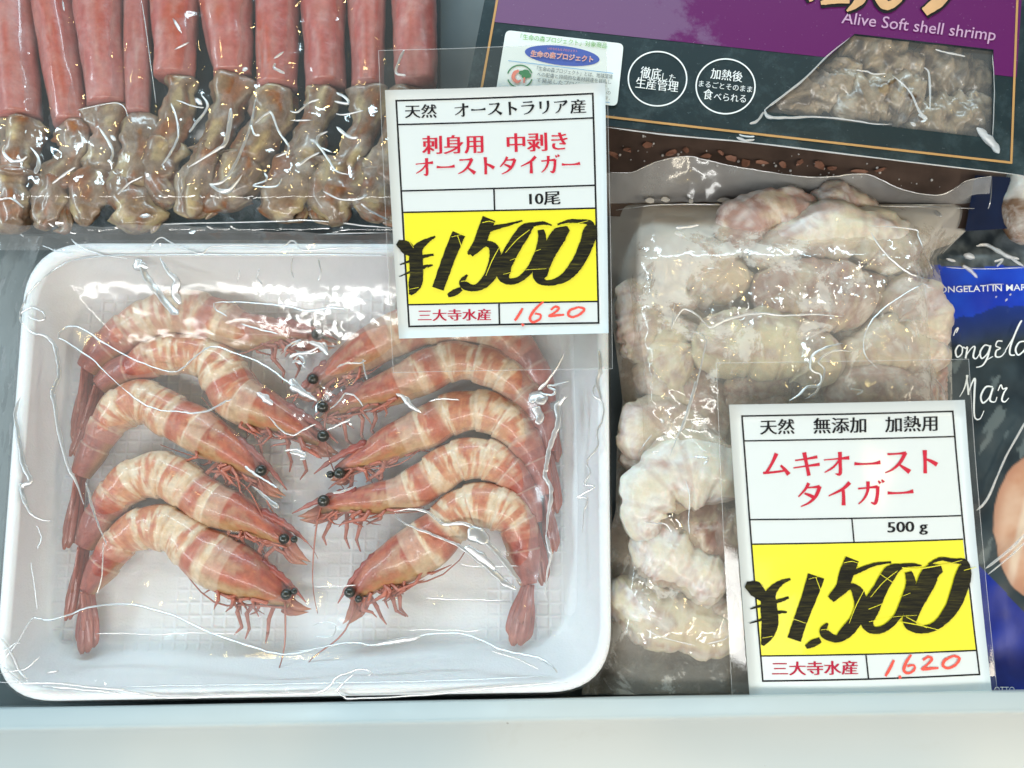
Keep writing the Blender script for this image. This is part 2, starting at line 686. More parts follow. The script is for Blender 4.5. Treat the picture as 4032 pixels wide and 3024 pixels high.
def rrect(corners, rad, n=10):
    """rounded quad in pixel space; corners TL TR BR BL -> list of points clockwise"""
    out = []
    for i in range(4):
        p = Vector(corners[i])
        a = (Vector(corners[i - 1]) - p)
        b = (Vector(corners[(i + 1) % 4]) - p)
        a = a.normalized() * rad
        b = b.normalized() * rad
        for k in range(n + 1):
            t = k / n
            # quadratic corner
            q = (p + a) * (1 - t) ** 2 + p * (2 * t * (1 - t) * 0.92) + (p + b) * t ** 2 + p * 0
            q = (p + a) * ((1 - t) ** 2) + p * (2 * t * (1 - t)) + (p + b) * (t ** 2)
            out.append((q.x, q.y))
    return out


OUT = [(108, 958), (2392, 962), (2408, 2722), (-28, 2764)]


def inset(c, l, t, r, b):
    return [(c[0][0] + l, c[0][1] + t), (c[1][0] - r, c[1][1] + t), (c[2][0] - r, c[2][1] - b), (c[3][0] + l, c[3][1] - b)]


levels = [
    (inset(OUT, 250, 150, 230, 130), 150, 0.0005),
    (inset(OUT, 60, 40, 40, 36), 250, RIM - 0.009),
    (OUT, 250, RIM - 0.0045),
    (OUT, 250, RIM - 0.001),
    (inset(OUT, 6, 6, 6, 6), 246, RIM),
    (inset(OUT, 46, 44, 38, 40), 230, RIM + 0.0002),
    (inset(OUT, 56, 54, 46, 50), 225, RIM - 0.0015),
    (inset(OUT, 110, 110, 84, 100), 215, RIM - 0.011),
    (inset(OUT, 185, 178, 150, 170), 190, TZ + 0.003),
    (inset(OUT, 225, 208, 178, 202), 175, TZ),
    (inset(OUT, 500, 430, 450, 430), 90, TZ - 0.0002),
]
mb = MB()
rings = [[mb.vert(V(x, y, z)) for (x, y) in rrect(c, r)] for (c, r, z) in levels]
mb.ring_skin(rings, 0, True, True, True)
tray = mb.build('foam_tray', M['foam'])
tag(tray, 'white foam tray of whole shrimp wrapped in clear film', 'tray')


def edge_dist(px, py):
    """distance in px from the rim's inner edge, >0 inside the tray"""
    u = (py - 958) / (2720 - 958)
    xl = 108 + (-28 - 108) * u + 50
    xr = 2392 + 16 * u - 42
    return min(px - xl, xr - px, py - 1010, 2680 - py)


def wrap_z(px, py):
    d = edge_dist(px, py)
    sag = smooth(0, 420, d)
    z = RIM + 0.0011 + (0.0172 - RIM - 0.0011) * sag
    z += 0.0010 * sag * fbm(px / 190.0, py / 190.0, 3.0) + 0.00012 * smooth(-10, 120, d) * abs(fbm(px / 60.0 + 9, py / 60.0, 5.0))
    return z


def crease_z(px, py):
    d = edge_dist(px, py)
    return RIM + 0.0016 + (0.0245 - RIM - 0.0016) * smooth(0, 260, d)


wmb = MB()
gx, gy, st = -60, 930, 10.0
nx, ny = 250, 182
idx = {}
outer = rrect(OUT, 250)


def inside(px, py, P):
    r = False
    j = len(P) - 1
    for i in range(len(P)):
        if (P[i][1] > py) != (P[j][1] > py) and px < (P[j][0] - P[i][0]) * (py - P[i][1]) / (P[j][1] - P[i][1]) + P[i][0]:
            r = not r
        j = i
    return r


for j in range(ny):
    for i in range(nx):
        px, py = gx + i * st, gy + j * st
        if inside(px, py, outer):
            m_ = 0.9 * math.exp(-((px - 1250) / 210.0) ** 2 - ((py - 1580) / 330.0) ** 2)
            m_ = max(m_, 0.75 * math.exp(-((px - 1330) / 150.0) ** 2 - ((py - 1350) / 120.0) ** 2))
            m_ *= smooth(-0.25, 0.25, fbm(px / 90.0, py / 90.0, 6.0))
            m_ += 0.15 * smooth(0.3, 0.5, fbm(px / 150.0, py / 150.0, 11.0))
            idx[(i, j)] = wmb.vert(V(px, py, wrap_z(px, py)), (m_, 0, 0))
for (i, j) in list(idx):
    q = [(i, j), (i + 1, j), (i + 1, j + 1), (i, j + 1)]
    if all(k in idx for k in q):
        wmb.face([idx[k] for k in q], 0)
# film skirt round the outside of the rim
sk = [[wmb.vert(V(x, y, z), (0.2, 0, 0)) for (x, y) in rrect(c, r)] for (c, r, z) in
      [(inset(OUT, -3, -3, -3, -3), 252, RIM + 0.0006), (inset(OUT, -10, -14, -8, -10), 256, RIM - 0.006), (inset(OUT, 30, 24, 20, 24), 250, 0.010), (inset(OUT, 150, 80, 130, 100), 200, 0.0003)]]
wmb.ring_skin(sk, 0, True, False, False)


LAMP_P = [Vector(l[1]) for l in LAMPS]


def crease(mb, pts, w, zf, scale=(1.0, 0, 0), mat=1, jag=3.0, n=7, sm=True, flat=0.24, grow=1.38):
    """a crinkle of the film: a thin raised fold along traced points, its flank turned to one of the lamps; w: one width or (start, middle, end)"""
    s, ox, oy = scale
    P = [(ox + s * x, oy + s * y) for x, y in pts]
    P = catmull(P, n) if (sm and len(P) > 2) else catmull(P, 3)
    m = len(P)
    ph = random.uniform(0, 50)
    c0 = V(*P[m // 2], 0.03)
    lp = LAMP_P[random.choice((3, 3, 3, 1, 0, 2))]
    T = []
    for i, (x, y) in enumerate(P):
        u = i / (m - 1)
        ww = w if not isinstance(w, tuple) else (w[0] + (w[1] - w[0]) * u * 2 if u < 0.5 else w[1] + (w[2] - w[1]) * (u * 2 - 1))
        ww *= grow * (0.75 + 0.6 * abs(N3(i * 0.21 + ph, ph))) * (0.25 + 0.75 * min(1.0, min(u, 1 - u) * 9))
        x += jag * N3(i * 0.5 + ph, 3.3)
        y += jag * N3(i * 0.5 + ph, 7.7)
        z = zf(x, y)
        p = V(x, y, z)
        h = ((EYE - p).normalized() + (lp - p).normalized()).normalized()
        h = (h + Vector((N3(i * 0.33 + ph, 1.0), N3(i * 0.33 + ph, 2.0), 0)) * 0.09).normalized()
        T.append((p, ww * 0.5 * mpp(x, y, z), h))
    k = 8
    rings = []
    for i, (p, r, h) in enumerate(T):
        t = T[min(i + 1, m - 1)][0] - T[max(i - 1, 0)][0]
        if t.length < 1e-9:
            t = Vector((1, 0, 0))
        t.normalize()
        sd = h.cross(t)
        if sd.length < 1e-4:
            sd = Vector((1, 0, 0))
        sd.normalize()
        rings.append([mb.vert(p + sd * (math.cos(a) * r) + h * (math.sin(a) * r * flat)) for a in (2 * math.pi * j / k for j in range(k))])
    mb.ring_skin(rings, mat)


Z6 = (0.6629, 0, 900)
Z8 = (0.6776, 0, 1900)
K3 = (0.5, 1140, 1280)
K4 = (0.5, 1140, 1830)
K1 = (0.5, 200, 1100)
R7 = (0.5877, 1100, 1200)
WR = [  # traced folds; the widest, blotchy strokes stand in for glare patches
    ([(500, 1640), (450, 1500), (400, 1400), (350, 1200), (322, 1020), (315, 970), (350, 880), (345, 780), (320, 690), (270, 640), (200, 620), (130, 570)], (9, 15, 6), Z6),
    ([(130, 570), (120, 510), (190, 470), (260, 500), (265, 540), (220, 545), (160, 520)], 5, Z6),
    ([(720, 940), (620, 850), (540, 770), (370, 660), (350, 650), (360, 610), (420, 580), (500, 600), (620, 680), (760, 760), (900, 820), (1020, 850), (1080, 830), (1160, 760), (1230, 710), (1300, 705), (1400, 740), (1550, 800), (1680, 890), (1750, 940), (1850, 980)], (6, 5, 9), Z6),
    ([(720, 940), (790, 1000), (870, 1050), (960, 1080), (1050, 1085), (1150, 1095), (1240, 1080), (1330, 1030), (1380, 1015)], (5, 6, 9), Z6),
    ([(840, 200), (870, 290), (940, 380), (1010, 470), (1060, 510)], (20, 26, 34), Z6),
    ([(950, 170), (1000, 260), (1050, 310), (1040, 380), (1070, 450)], (6, 22, 26), Z6),
    ([(800, 190), (830, 220), (880, 230)], (30, 40, 10), Z6),
    ([(1270, 440), (1400, 435), (1550, 445), (1700, 460), (1830, 490), (1960, 470), (2050, 480)], (5, 8, 12), Z6),
    ([(1270, 440), (1280, 480), (1350, 520)], 5, Z6),
    ([(870, 140), (950, 55), (1050, 100), (1190, 150), (1250, 110), (1400, 100), (1650, 110), (1740, 70), (1800, 130), (1960, 120), (2250, 110)], 5, Z6),
    ([(240, 310), (330, 240), (430, 190), (640, 160), (900, 155), (1200, 155), (1700, 155), (2300, 160)], (4, 7, 7), Z6),
    ([(250, 100), (330, 130), (440, 150)], 4, Z6),
    ([(420, 60), (500, 120), (620, 160), (760, 180)], 5, Z6),
    ([(120, 1000), (90, 1100), (110, 1250), (140, 1400), (180, 1500), (130, 1540), (160, 1640)], (8, 18, 10), Z6),
    ([(150, 420), (120, 500), (135, 570)], 4, Z6),
    ([(240, 310), (200, 350), (160, 400), (150, 450)], 5, Z6),
    ([(1540, 240), (1530, 290), (1560, 335)], 5, Z6), ([(1740, 170), (1730, 240), (1745, 290)], 5, Z6), ([(1890, 180), (1905, 250), (1890, 310)], 5, Z6), ([(1425, 240), (1410, 320)], 3, Z6),
    ([(0, 1060), (100, 930), (180, 800), (230, 790), (290, 800), (400, 770), (500, 730), (620, 710), (740, 705), (850, 725), (1000, 770), (1150, 840), (1300, 900), (1450, 950), (1590, 990), (1700, 995), (1800, 975), (1950, 945), (2060, 935)], (5, 8, 7), Z8),
    ([(500, 0), (540, 150), (590, 290), (620, 360)], (8, 6, 3), Z8),
    ([(115, 0), (140, 110), (200, 200), (300, 225)], (14, 8, 4), Z8),
    ([(0, 1480), (150, 1455), (300, 1430), (430, 1405), (560, 1405), (640, 1420), (820, 1400), (1000, 1360), (1060, 1340), (1180, 1330), (1320, 1325), (1480, 1370), (1650, 1450), (1820, 1490), (1960, 1520), (2060, 1580), (2110, 1640)], (6, 8, 11), K4),
    ([(640, 1420), (820, 1395), (960, 1370), (1040, 1345)], (4, 26, 6), K4),
    ([(1590, 1465), (1800, 1530), (1960, 1610)], 5, K4),
    ([(420, 1655), (480, 1630), (560, 1610), (640, 1630), (620, 1660)], 5, K4),
    ([(0, 1160), (130, 1165), (330, 1165), (500, 1185), (700, 1205), (850, 1235), (1000, 1250), (1200, 1245), (1500, 1235), (1700, 1230), (1850, 1220), (1920, 1180), (1960, 1130), (2060, 1090)], 7, Z8),
    ([(2060, 1110), (1990, 1170), (1960, 1210), (2000, 1245), (2060, 1255), (2400, 1240), (2900, 1190), (3300, 1160)], 6, Z8),
    ([(700, 1185), (1000, 1180), (1500, 1175), (1900, 1165), (2600, 1150), (3200, 1120)], 5, Z8),
    ([(0, 900), (60, 980), (120, 1100), (160, 1140)], 7, Z8), ([(0, 1110), (90, 1095), (150, 1080), (230, 1010)], 4, Z8), ([(20, 1070), (70, 1120), (130, 1170)], 6, Z8), ([(0, 1000), (80, 940), (120, 930)], 4, Z8),
    ([(300, 1190), (500, 1205), (640, 1220)], 10, Z8), ([(240, 1180), (420, 1190), (700, 1225)], 6, Z8),
    ([(2165, 220), (2110, 330), (2030, 440), (1960, 510)], (4, 9, 16), K3),
    ([(2200, 440), (2100, 470), (2040, 480), (2090, 520), (2060, 550), (1960, 530)], (6, 12, 8), K3),
    ([(2180, 560), (2110, 640), (2120, 750), (2080, 880), (2040, 1000), (2020, 1120), (2010, 1190), (2050, 1260), (2060, 1350), (2040, 1480), (2020, 1650)], (22, 16, 10), K3),
    ([(2020, 550), (2050, 680), (2060, 700), (2030, 850), (2010, 1030)], (14, 9, 5), K4),
    ([(1880, 580), (1960, 570), (2010, 620)], (30, 60, 30), K3), ([(1930, 640), (1970, 720), (1950, 780)], (40, 30, 18), K3),
    ([(2170, 450), (2130, 500), (2100, 600), (2160, 650), (2170, 750), (2130, 850), (2130, 950), (2060, 1050), (2080, 1130), (2040, 1200), (2110, 1220), (2000, 1290), (2060, 1300), (2040, 1400), (2030, 1530)], 7, R7),
    ([(2140, 300), (2150, 420), (2130, 520), (2160, 640)], (10, 16, 8), R7),
    ([(830, 380), (870, 440), (970, 490), (1100, 540), (1250, 600), (1340, 640), (1450, 720), (1600, 840), (1700, 930), (1790, 980)], (5, 9, 26), K4),
    ([(820, 370), (960, 350), (1080, 370), (1150, 420), (1220, 470), (1330, 460), (1440, 490), (1540, 590), (1660, 720), (1760, 850), (1820, 930)], (6, 12, 22), K4),
    ([(1400, 520), (1500, 560), (1560, 620)], (40, 60, 30), K4), ([(1380, 640), (1500, 730), (1620, 830)], (26, 40, 20), K4),
    ([(0, 260), (60, 230), (200, 220)], (18, 10, 6), K3), ([(150, 130), (250, 170), (300, 240)], (8, 26, 12), K3), ([(20, 300), (80, 240), (120, 300), (60, 300)], 7, K3),
    ([(0, 430), (60, 490), (130, 550), (220, 590)], (30, 26, 6), K3), ([(30, 870), (120, 820), (200, 780)], 6, K3), ([(290, 830), (400, 780), (480, 740)], 7, K3),
    ([(320, 660), (390, 600), (440, 540), (520, 560), (580, 640)], 6, K3), ([(370, 330), (460, 300), (540, 300), (600, 280)], 6, K3), ([(580, 270), (590, 350), (610, 430)], 5, K3),
    ([(0, 1000), (60, 1010), (120, 1040), (80, 1060)], (10, 14, 8), K3), ([(1100, 600), (1180, 580), (1340, 590)], 6, K3),
    ([(840, 540), (910, 580), (960, 640), (1040, 690)], (8, 22, 8), K3),
    ([(340, 1320), (420, 1310), (520, 1270)], (6, 10, 4), K3),
    ([(1715, 1080), (1820, 1190), (1910, 1230), (1990, 1180), (2090, 1140)], 5, K1), ([(1620, 890), (1690, 940), (1750, 990)], (8, 26, 14), K1),
    ([(1880, 850), (1940, 870), (2020, 900), (2100, 960)], (30, 16, 5), K1),
    ([(1840, 570), (1870, 520), (1960, 480), (1900, 530)], 7, K1), ([(1890, 620), (1930, 590), (2060, 560), (2150, 500), (2180, 560)], 8, K1), ([(1900, 650), (1960, 650), (2000, 700)], 7, K1),
    ([(1500, 350), (1640, 390), (1790, 430)], 6, K1), ([(1840, 1350), (1930, 1340), (2010, 1380), (1960, 1400)], 9, K1),
    ([(1530, 1470), (1600, 1530), (1720, 1600), (1780, 1640)], (12, 6, 10), K1), ([(1590, 230), (1700, 320), (1790, 400)], (6, 10, 16), (0.5, 200, 1800)),
    ([(560, 880), (700, 876), (900, 886), (1100, 872), (1400, 880)], 5, Z8), ([(600, 350), (590, 550), (560, 650)], 4, Z8), ([(215, 250), (240, 320), (215, 385)], 5, Z8),
    ([(180, 460), (200, 600), (215, 740)], 4, Z8), ([(270, 1110), (340, 1095)], 8, Z8),
    ([(1350, 780), (1450, 800), (1600, 800), (1800, 795)], 4, K4), ([(930, 1300), (1100, 1300), (1300, 1305), (1500, 1310)], 5, K4), ([(1080, 1050), (1250, 1060), (1450, 1060), (1700, 1068)], 5, K4),
    ([(200, 960), (360, 955), (520, 950)], 4, K4), ([(180, 1270), (260, 1240), (360, 1260), (330, 1350), (200, 1350)], 4, K4),
]
for pts, w, sc in WR:
    crease(wmb, pts, w, crease_z, sc, 1)
# the flap of film pulled over the tray's far edge
fl = []
for j in range(8):
    row = []
    for i in range(61):
        x = -120 + i * 28.5
        top = 885 + 22 * N3(x / 160.0, 1.0) + (40 * smooth(500, 1500, x)) - 10 * smooth(300, 0, x)
        y = top + (985 - top) * j / 7
        z = 0.036 - 0.007 * (j / 7) + 0.0009 * N3(x / 70.0, y / 40.0)
        row.append(wmb.vert(V(x, y, z), (0.15 + 0.6 * smooth(-0.1, 0.4, fbm(x / 90.0, y / 30.0, 2.0)), 0.15, 0)))
    fl.append(row)
wmb.ring_skin(fl, 0, False, False, False)
# loose film hanging down the tray's left side
fl = []
for j in range(60):
    y = 930 + j * 30
    row = []
    for i in range(10):
        u = i / 9
        xe = 96 - (y - 1150) * 0.075 if y > 1150 else 96 + (1150 - y) * 0.35
        x = xe - u * (130 + 30 * N3(y / 120.0, 3.0))
        z = RIM - 0.001 - 0.021 * u + 0.0022 * math.sin(u * 3.1) * N3(y / 70.0, u * 2)
        row.append(wmb.vert(V(x, y, z), (0.2 + 0.7 * smooth(-0.1, 0.4, fbm(x / 50.0, y / 90.0, 7.0)), 0.35, 0)))
    fl.append(row)
wmb.ring_skin(fl, 0, False, False, False)
wmb.build('plastic_wrap', [M['wrap'], M['crease']], tray)

# ------------------------------------------------------------------ whole shrimp
CREAM = (0.70, 0.50, 0.32)
PALE = (0.74, 0.62, 0.48)
ORANGE = (0.56, 0.205, 0.110)
RED = (0.45, 0.125, 0.090)
DRED = (0.29, 0.070, 0.056)
OLIVE = (0.48, 0.32, 0.13)


def shrimp(name, spine, tail, fan, vs, rostrum, scale_tip, eyes, label, zc=0.0128, seed=0, redness=0.0, nlegs=5, leg_back=False):
    """spine: (px, py, half width px) head -> tail; tail: px of the fan's tip; vs: +1 when the belly is on the left of the run head -> tail"""
    rnd = random.Random(seed)
    P = catmull([(x, y, h * (1.15 if i > 2 else 1.06)) for i, (x, y, h) in enumerate(spine)], 12)
    n = len(P)
    W3, hw = [], []
    for i, (x, y, h) in enumerate(P):
        u = i / (n - 1)
        z = zc - 0.0022 * smooth(0.75, 1.0, u) - 0.001 * smooth(0.12, 0.0, u)
        W3.append(V(x, y, z))
        hw.append(h * mpp(x, y, z))
    ln = [0.0]
    for i in range(1, n):
        ln.append(ln[-1] + (W3[i] - W3[i - 1]).length)
    Ltot = ln[-1]
    CAR = 0.34                                  # the carapace's share of the length
    mb = MB()
    K = 30
    rings = []
    frames = []
    segs = [CAR + (1 - CAR) * q for q in (0.0, 0.17, 0.34, 0.50, 0.65, 0.80)]
    for i in range(n):
        s = ln[i] / Ltot
        t = (W3[min(i + 1, n - 1)] - W3[max(i - 1, 0)]).normalized()
        left = Vector((-t.y, t.x, 0)).normalized()
        bel = left * vs                          # towards the belly
        frames.append((t, bel))
        k = 0
        while k < 5 and s >= segs[k + 1]:
            k += 1
        s0, s1 = segs[k], (segs[k + 1] if k < 5 else 1.0)
        f = 0 if s < CAR else (s - s0) / (s1 - s0)
        step = 1.0 if s < CAR else 1.035 - 0.085 * smooth(0.0, 1.0, f) + 0.02 * math.sin(f * math.pi)
        if CAR - 0.025 < s < CAR:
            step = 1.03
        ring = []
        h = hw[i]
        hh = min(h * 0.92, 0.0088) if s > CAR else min(h * 0.95, 0.0088)
        for j in range(K):
            a = 2 * math.pi * j / K
            ca, sa = math.cos(a), math.sin(a)    # ca: +1 belly, -1 back
            r_in = h * step * (1.0 if ca < 0 else 0.97)
            rz = hh * step * (1 - 0.22 * max(0, ca) ** 2)
            q = 1 + 0.03 * fbm(s * 9 + seed, ca * 1.5, sa * 1.5)
            p = W3[i] + bel * (ca * r_in * q) + Vector((0, 0, sa * rz * q))
            nz = fbm(s * 14 + seed * 3.1, ca * 2.2, sa * 2.2 + seed)
            nf = fbm(s * 40 + seed * 1.7, ca * 5, sa * 5)
            if s < CAR:
                ls = fbm(s * 6 + seed, ca * 7, sa * 7 + seed)
                c = mix(RED, DRED, 0.45 + nz + 0.7 * ls)
                c = mix(c, (0.46, 0.19, 0.13), smooth(0.05, 0.4, ls) * 0.6)
                c = mix(c, OLIVE, smooth(0.0, 0.75, ca + 0.35 * nz) * (0.75 - redness))
                c = mix(c, CREAM, smooth(0.0, 0.4, nz + 0.3 * nf) * 0.40 * smooth(0.06, 0.25, s))
                c = mix(c, ORANGE, smooth(0.0, 0.35, -nz + 0.3 * nf) * 0.45)
                if s > CAR - 0.07:
                    c = mix(c, PALE, 0.35)
            elif s < 0.83:
                # pale shell with ragged rust bands, one broad and one thin to each ring
                # pale shell; each ring carries a few ragged rust streaks that run across it and fade to the belly
                wob = 0.10 * fbm(ca * 1.5 + k * 3.1, sa * 1.5, seed)
                st = fbm((s + 0.05 * wob) * 46 + seed * 5.0, ca * 0.7 + k, sa * 0.7)
                fine = fbm(s * 120 + seed, ca * 2.0, sa * 2.0)
                prof = smooth(0.10, 0.30, f + wob) * (1 - smooth(0.62, 0.92, f + wob))
                rust = smooth(-0.14, 0.26, st + 0.42 * (prof - 0.45) + 0.25 * nz + 0.10 * fine)
                rust *= 0.55 + 0.45 * smooth(0.9, -0.1, ca)
                c = mix(mix(CREAM, PALE, 0.5 + 0.8 * nf + 0.5 * fine), ORANGE, rust * 0.82)
                c = mix(c, RED, rust * smooth(0.0, 0.35, nf + fine * 0.4 + redness) * 0.5)
                c = mix(c, PALE, 0.45 * (1 - smooth(0.0, 0.07, f)))
                if k == 0:
                    c = mix(c, RED, 0.75 * smooth(0.25, 0.5, f + 0.3 * nz) * (1 - smooth(0.75, 0.95, f)))
                c = mix(c, RED, redness * 0.6)
                c = mix(c, RED, 0.75 * smooth(0.72, 0.80, s + 0.05 * nz))
            else:
                c = mix(RED, DRED, 0.5 + nz)
                c = mix(c, OLIVE, smooth(0.5, 1.0, ca) * 0.55)
            if s >= CAR and f < 0.05:
                c = mix(c, PALE, 0.35)
            ring.append(mb.vert(p, c))
        rings.append(ring)
    mb.ring_skin(rings, 0)
    # rostrum: a toothed blade carried on from the ridge of the back
    back0 = W3[min(n - 1, int(n * 0.16))] - frames[int(n * 0.16)][1] * hw[int(n * 0.16)] * 0.75 + Vector((0, 0, 0.002))
    tip = V(rostrum[0], rostrum[1], zc + 0.001)
    path = []
    for q in range(13):
        t = q / 12
        p = back0.lerp(tip, t) - frames[2][1] * (0.0012 * math.sin(t * math.pi))
        path.append((p, (0.0016 * (1 - t) ** 0.8 + 0.00022) * (1.3 if q % 2 and t < 0.8 else 0.88)))
    tube(mb, path, 8, 0, lambda t: mix(DRED, RED, t), 0.8)
    root = mb.build(name, M['shrimp'])
    tag(root, label, 'shrimp', 'whole shrimp in the foam tray')
    # feelers' scales: two pale orange blades under the eyes
    mb = MB()
    t0, b0 = frames[0]
    st = V(scale_tip[0], scale_tip[1], zc - 0.001)
    for q, w in ((-0.0012, 0.0019), (0.0016, 0.0017), (0.0032, 0.0011)):
        s0 = W3[5] + b0 * (hw[5] * 0.35 + q)
        e = st + b0 * (q * 0.5) - t0 * (-abs(q) * 1.2)
        path = []
        for v in range(13):
            u = v / 12
            path.append((s0.lerp(e, u) + b0 * (0.0010 * math.sin(u * 3.14)) + Vector((0, 0, 0.0010 * math.sin(u * 3.14) - abs(q) * 0.5)), w * (1.0 - 0.35 * u) * min(1.0, (1 - u) * 2.2 + 0.08)))
        tube(mb, path, 8, 0, lambda t: mix(mix(RED, DRED, 0.3), (0.52, 0.21, 0.11), t * 1.1), 0.5)
    mb.build('antennal_scale', M['shrimp'], root)
    # eyes
    for (ex, ey, er) in eyes:
        mb = MB()
        c = V(ex, ey, zc + 0.0045)
        ball(mb, c, er * 0.88 * mpp(ex, ey, zc), 0)
        mb.build('eye', M['eye'], root)
    # walking legs, folded and tangled under the carapace
    for q in range(nlegs + 7):
        i = int(n * (0.05 + 0.21 * rnd.random()))
        t, b = frames[i]
        p0 = W3[i] + b * hw[i] * 0.72 + Vector((0, 0, rnd.uniform(-0.001, 0.004)))
        a1 = rnd.gauss(-0.5, 1.0)                     # angle from the belly direction, + towards the tail
        a2 = a1 + rnd.choice((-1, 1)) * rnd.uniform(0.6, 1.7)
        a3 = a2 + rnd.uniform(-0.8, 0.8)
        l1, l2, l3 = rnd.uniform(0.003, 0.006), rnd.uniform(0.0035, 0.0075), rnd.uniform(0.002, 0.005)
        dirv = lambda a: b * max(0.05, 0.6 * math.cos(a)) + t * math.sin(a)
        p1 = p0 + dirv(a1) * l1 + Vector((0, 0, rnd.uniform(0, 0.002)))
        p2 = p1 + dirv(a2) * l2 - Vector((0, 0, rnd.uniform(0.001, 0.003)))
        p3 = p2 + dirv(a3) * l3 - Vector((0, 0, 0.001))
        mb = MB()
        r0 = rnd.uniform(0.0004, 0.00085)
        pp = []
        for (A, B, ra, rb) in ((p0, p1, r0 * 1.1, r0), (p1, p2, r0 * 0.95, r0 * 0.65), (p2, p3, r0 * 0.6, r0 * 0.22)):
            for e in range(5):
                v = e / 4
                pp.append((A.lerp(B, v), (ra + (rb - ra) * v) * (1.15 if e == 0 else 1.0)))
        tube(mb, pp, 6)
        mb.build('leg', M['leg'], root)
    # a few longer jointed legs reaching out from under the mouth
    for q in range(3):
        i = int(n * (0.07 + 0.05 * q))
        t, b = frames[i]
        p0 = W3[i] + b * hw[i] * 0.8
        f1 = rnd.uniform(-0.5, 0.5)
        p1 = p0 + (b * 0.75 - t * f1).normalized() * rnd.uniform(0.0045, 0.006) + Vector((0, 0, 0.001))
        p2 = p1 + (b * 0.9 - t * (f1 + rnd.uniform(0.1, 0.9))).normalized() * rnd.uniform(0.004, 0.006) - Vector((0, 0, 0.003))
        p3 = p2 + (b * 0.95 + t * rnd.uniform(-0.4, 0.5)).normalized() * rnd.uniform(0.003, 0.005) - Vector((0, 0, 0.002))
        mb = MB()
        pp = []
        for (A, B, ra, rb) in ((p0, p1, 0.00085, 0.00075), (p1, p2, 0.00078, 0.0006), (p2, p3, 0.0006, 0.00025)):
            for e in range(5):
                pp.append((A.lerp(B, e / 4), (ra + (rb - ra) * e / 4) * (1.12 if e == 0 else 1.0)))
        tube(mb, pp, 6)
        mb.build('leg', M['leg'], root)
    # swimmerets along the belly: small dull flaps
    # tail fan
    t, b = frames[-1]
    e = V(tail[0], tail[1], zc - 0.0055)
    p0 = W3[-1]
    ax = (e - p0)
    L = ax.length
    ax.normalize()
    sd = Vector((-ax.y, ax.x, 0)).normalized()
    mb = MB()
    w0 = fan * mpp(tail[0], tail[1], zc)
    for (o, ll, ww, dz) in ((-0.62, 0.86, 0.50, -0.0012), (0.62, 0.90, 0.50, -0.0012), (-0.28, 1.0, 0.46, 0.0004), (0.30, 0.97, 0.46, 0.0007), (0.0, 0.62, 0.34, 0.0022)):
        rings = []
        for q in range(15):
            u = q / 14
            cx = p0.lerp(e, u * ll) + sd * (w0 * o * (0.35 + 0.5 * smooth(0, 0.8, u))) + Vector((0, 0, dz * (1 - 0.3 * u)))
            w = w0 * ww * (0.50 + 0.42 * smooth(0, 0.55, u)) * (1.0 if u < 0.86 else max(0.30, 1 - ((u - 0.86) / 0.14) ** 2 * 0.7))
            th = 0.0011 * (1 - 0.75 * u) + 0.0002
            ring = []
            for j in range(12):
                a = 2 * math.pi * j / 12
                rib = 1 + 0.9 * max(0, math.cos(a * 1.0 - math.pi / 2)) ** 12
                cc = mix(DRED, RED, 0.5 + 0.8 * fbm(u * 3 + seed, math.cos(a) * 7, o * 9))
                cc = mix(cc, (0.55, 0.22, 0.13), 0.55 * smooth(0.35, 0.9, abs(N3(math.cos(a) * 6 + o * 13, u * 0.8, seed))) + 0.35 * smooth(0.7, 1.0, u))
                ring.append(mb.vert(cx + sd * (math.cos(a) * w) + Vector((0, 0, math.sin(a) * th * rib)), cc))
            rings.append(ring)
        mb.ring_skin(rings, 0)
    mb.build('tail_fan', M['shrimp'], root)
    # one long thin feeler lying back along the body
    mb = MB()
    a0 = W3[2] + frames[2][1] * hw[2] * 0.6
    pts = []
    for q in range(9):
        u = q / 8
        i = int(n * 0.40 * u)
        p = W3[i] + frames[i][1] * (hw[i] * (1.05 + 0.25 * math.sin(u * 5 + seed))) + Vector((0, 0, 0.003 - 0.004 * u))
        pts.append((p, 0.00055 * (1 - 0.7 * u)))
    tube(mb, pts, 5)
    mb.build('antenna', M['leg'], root)
    mb = MB()
    sw = rnd.uniform(-0.5, 0.9)
    pts = []
    p = W3[3] + frames[3][1] * hw[3] * 0.2 + Vector((0, 0, 0.004))
    dv = (frames[3][0] * rnd.choice((1, -0.4)) + frames[3][1] * sw).normalized()
    for q in range(11):
        pts.append((p.copy(), 0.00042 * (1 - 0.07 * q)))
        p = p + dv * 0.0038 - Vector((0, 0, 0.00045))
        dv = (dv + frames[3][1] * 0.22 * math.sin(q * 0.6 + seed) + frames[3][0] * 0.08).normalized()
    tube(mb, pts, 5)
    mb.build('antenna', M['leg'], root)
    return root


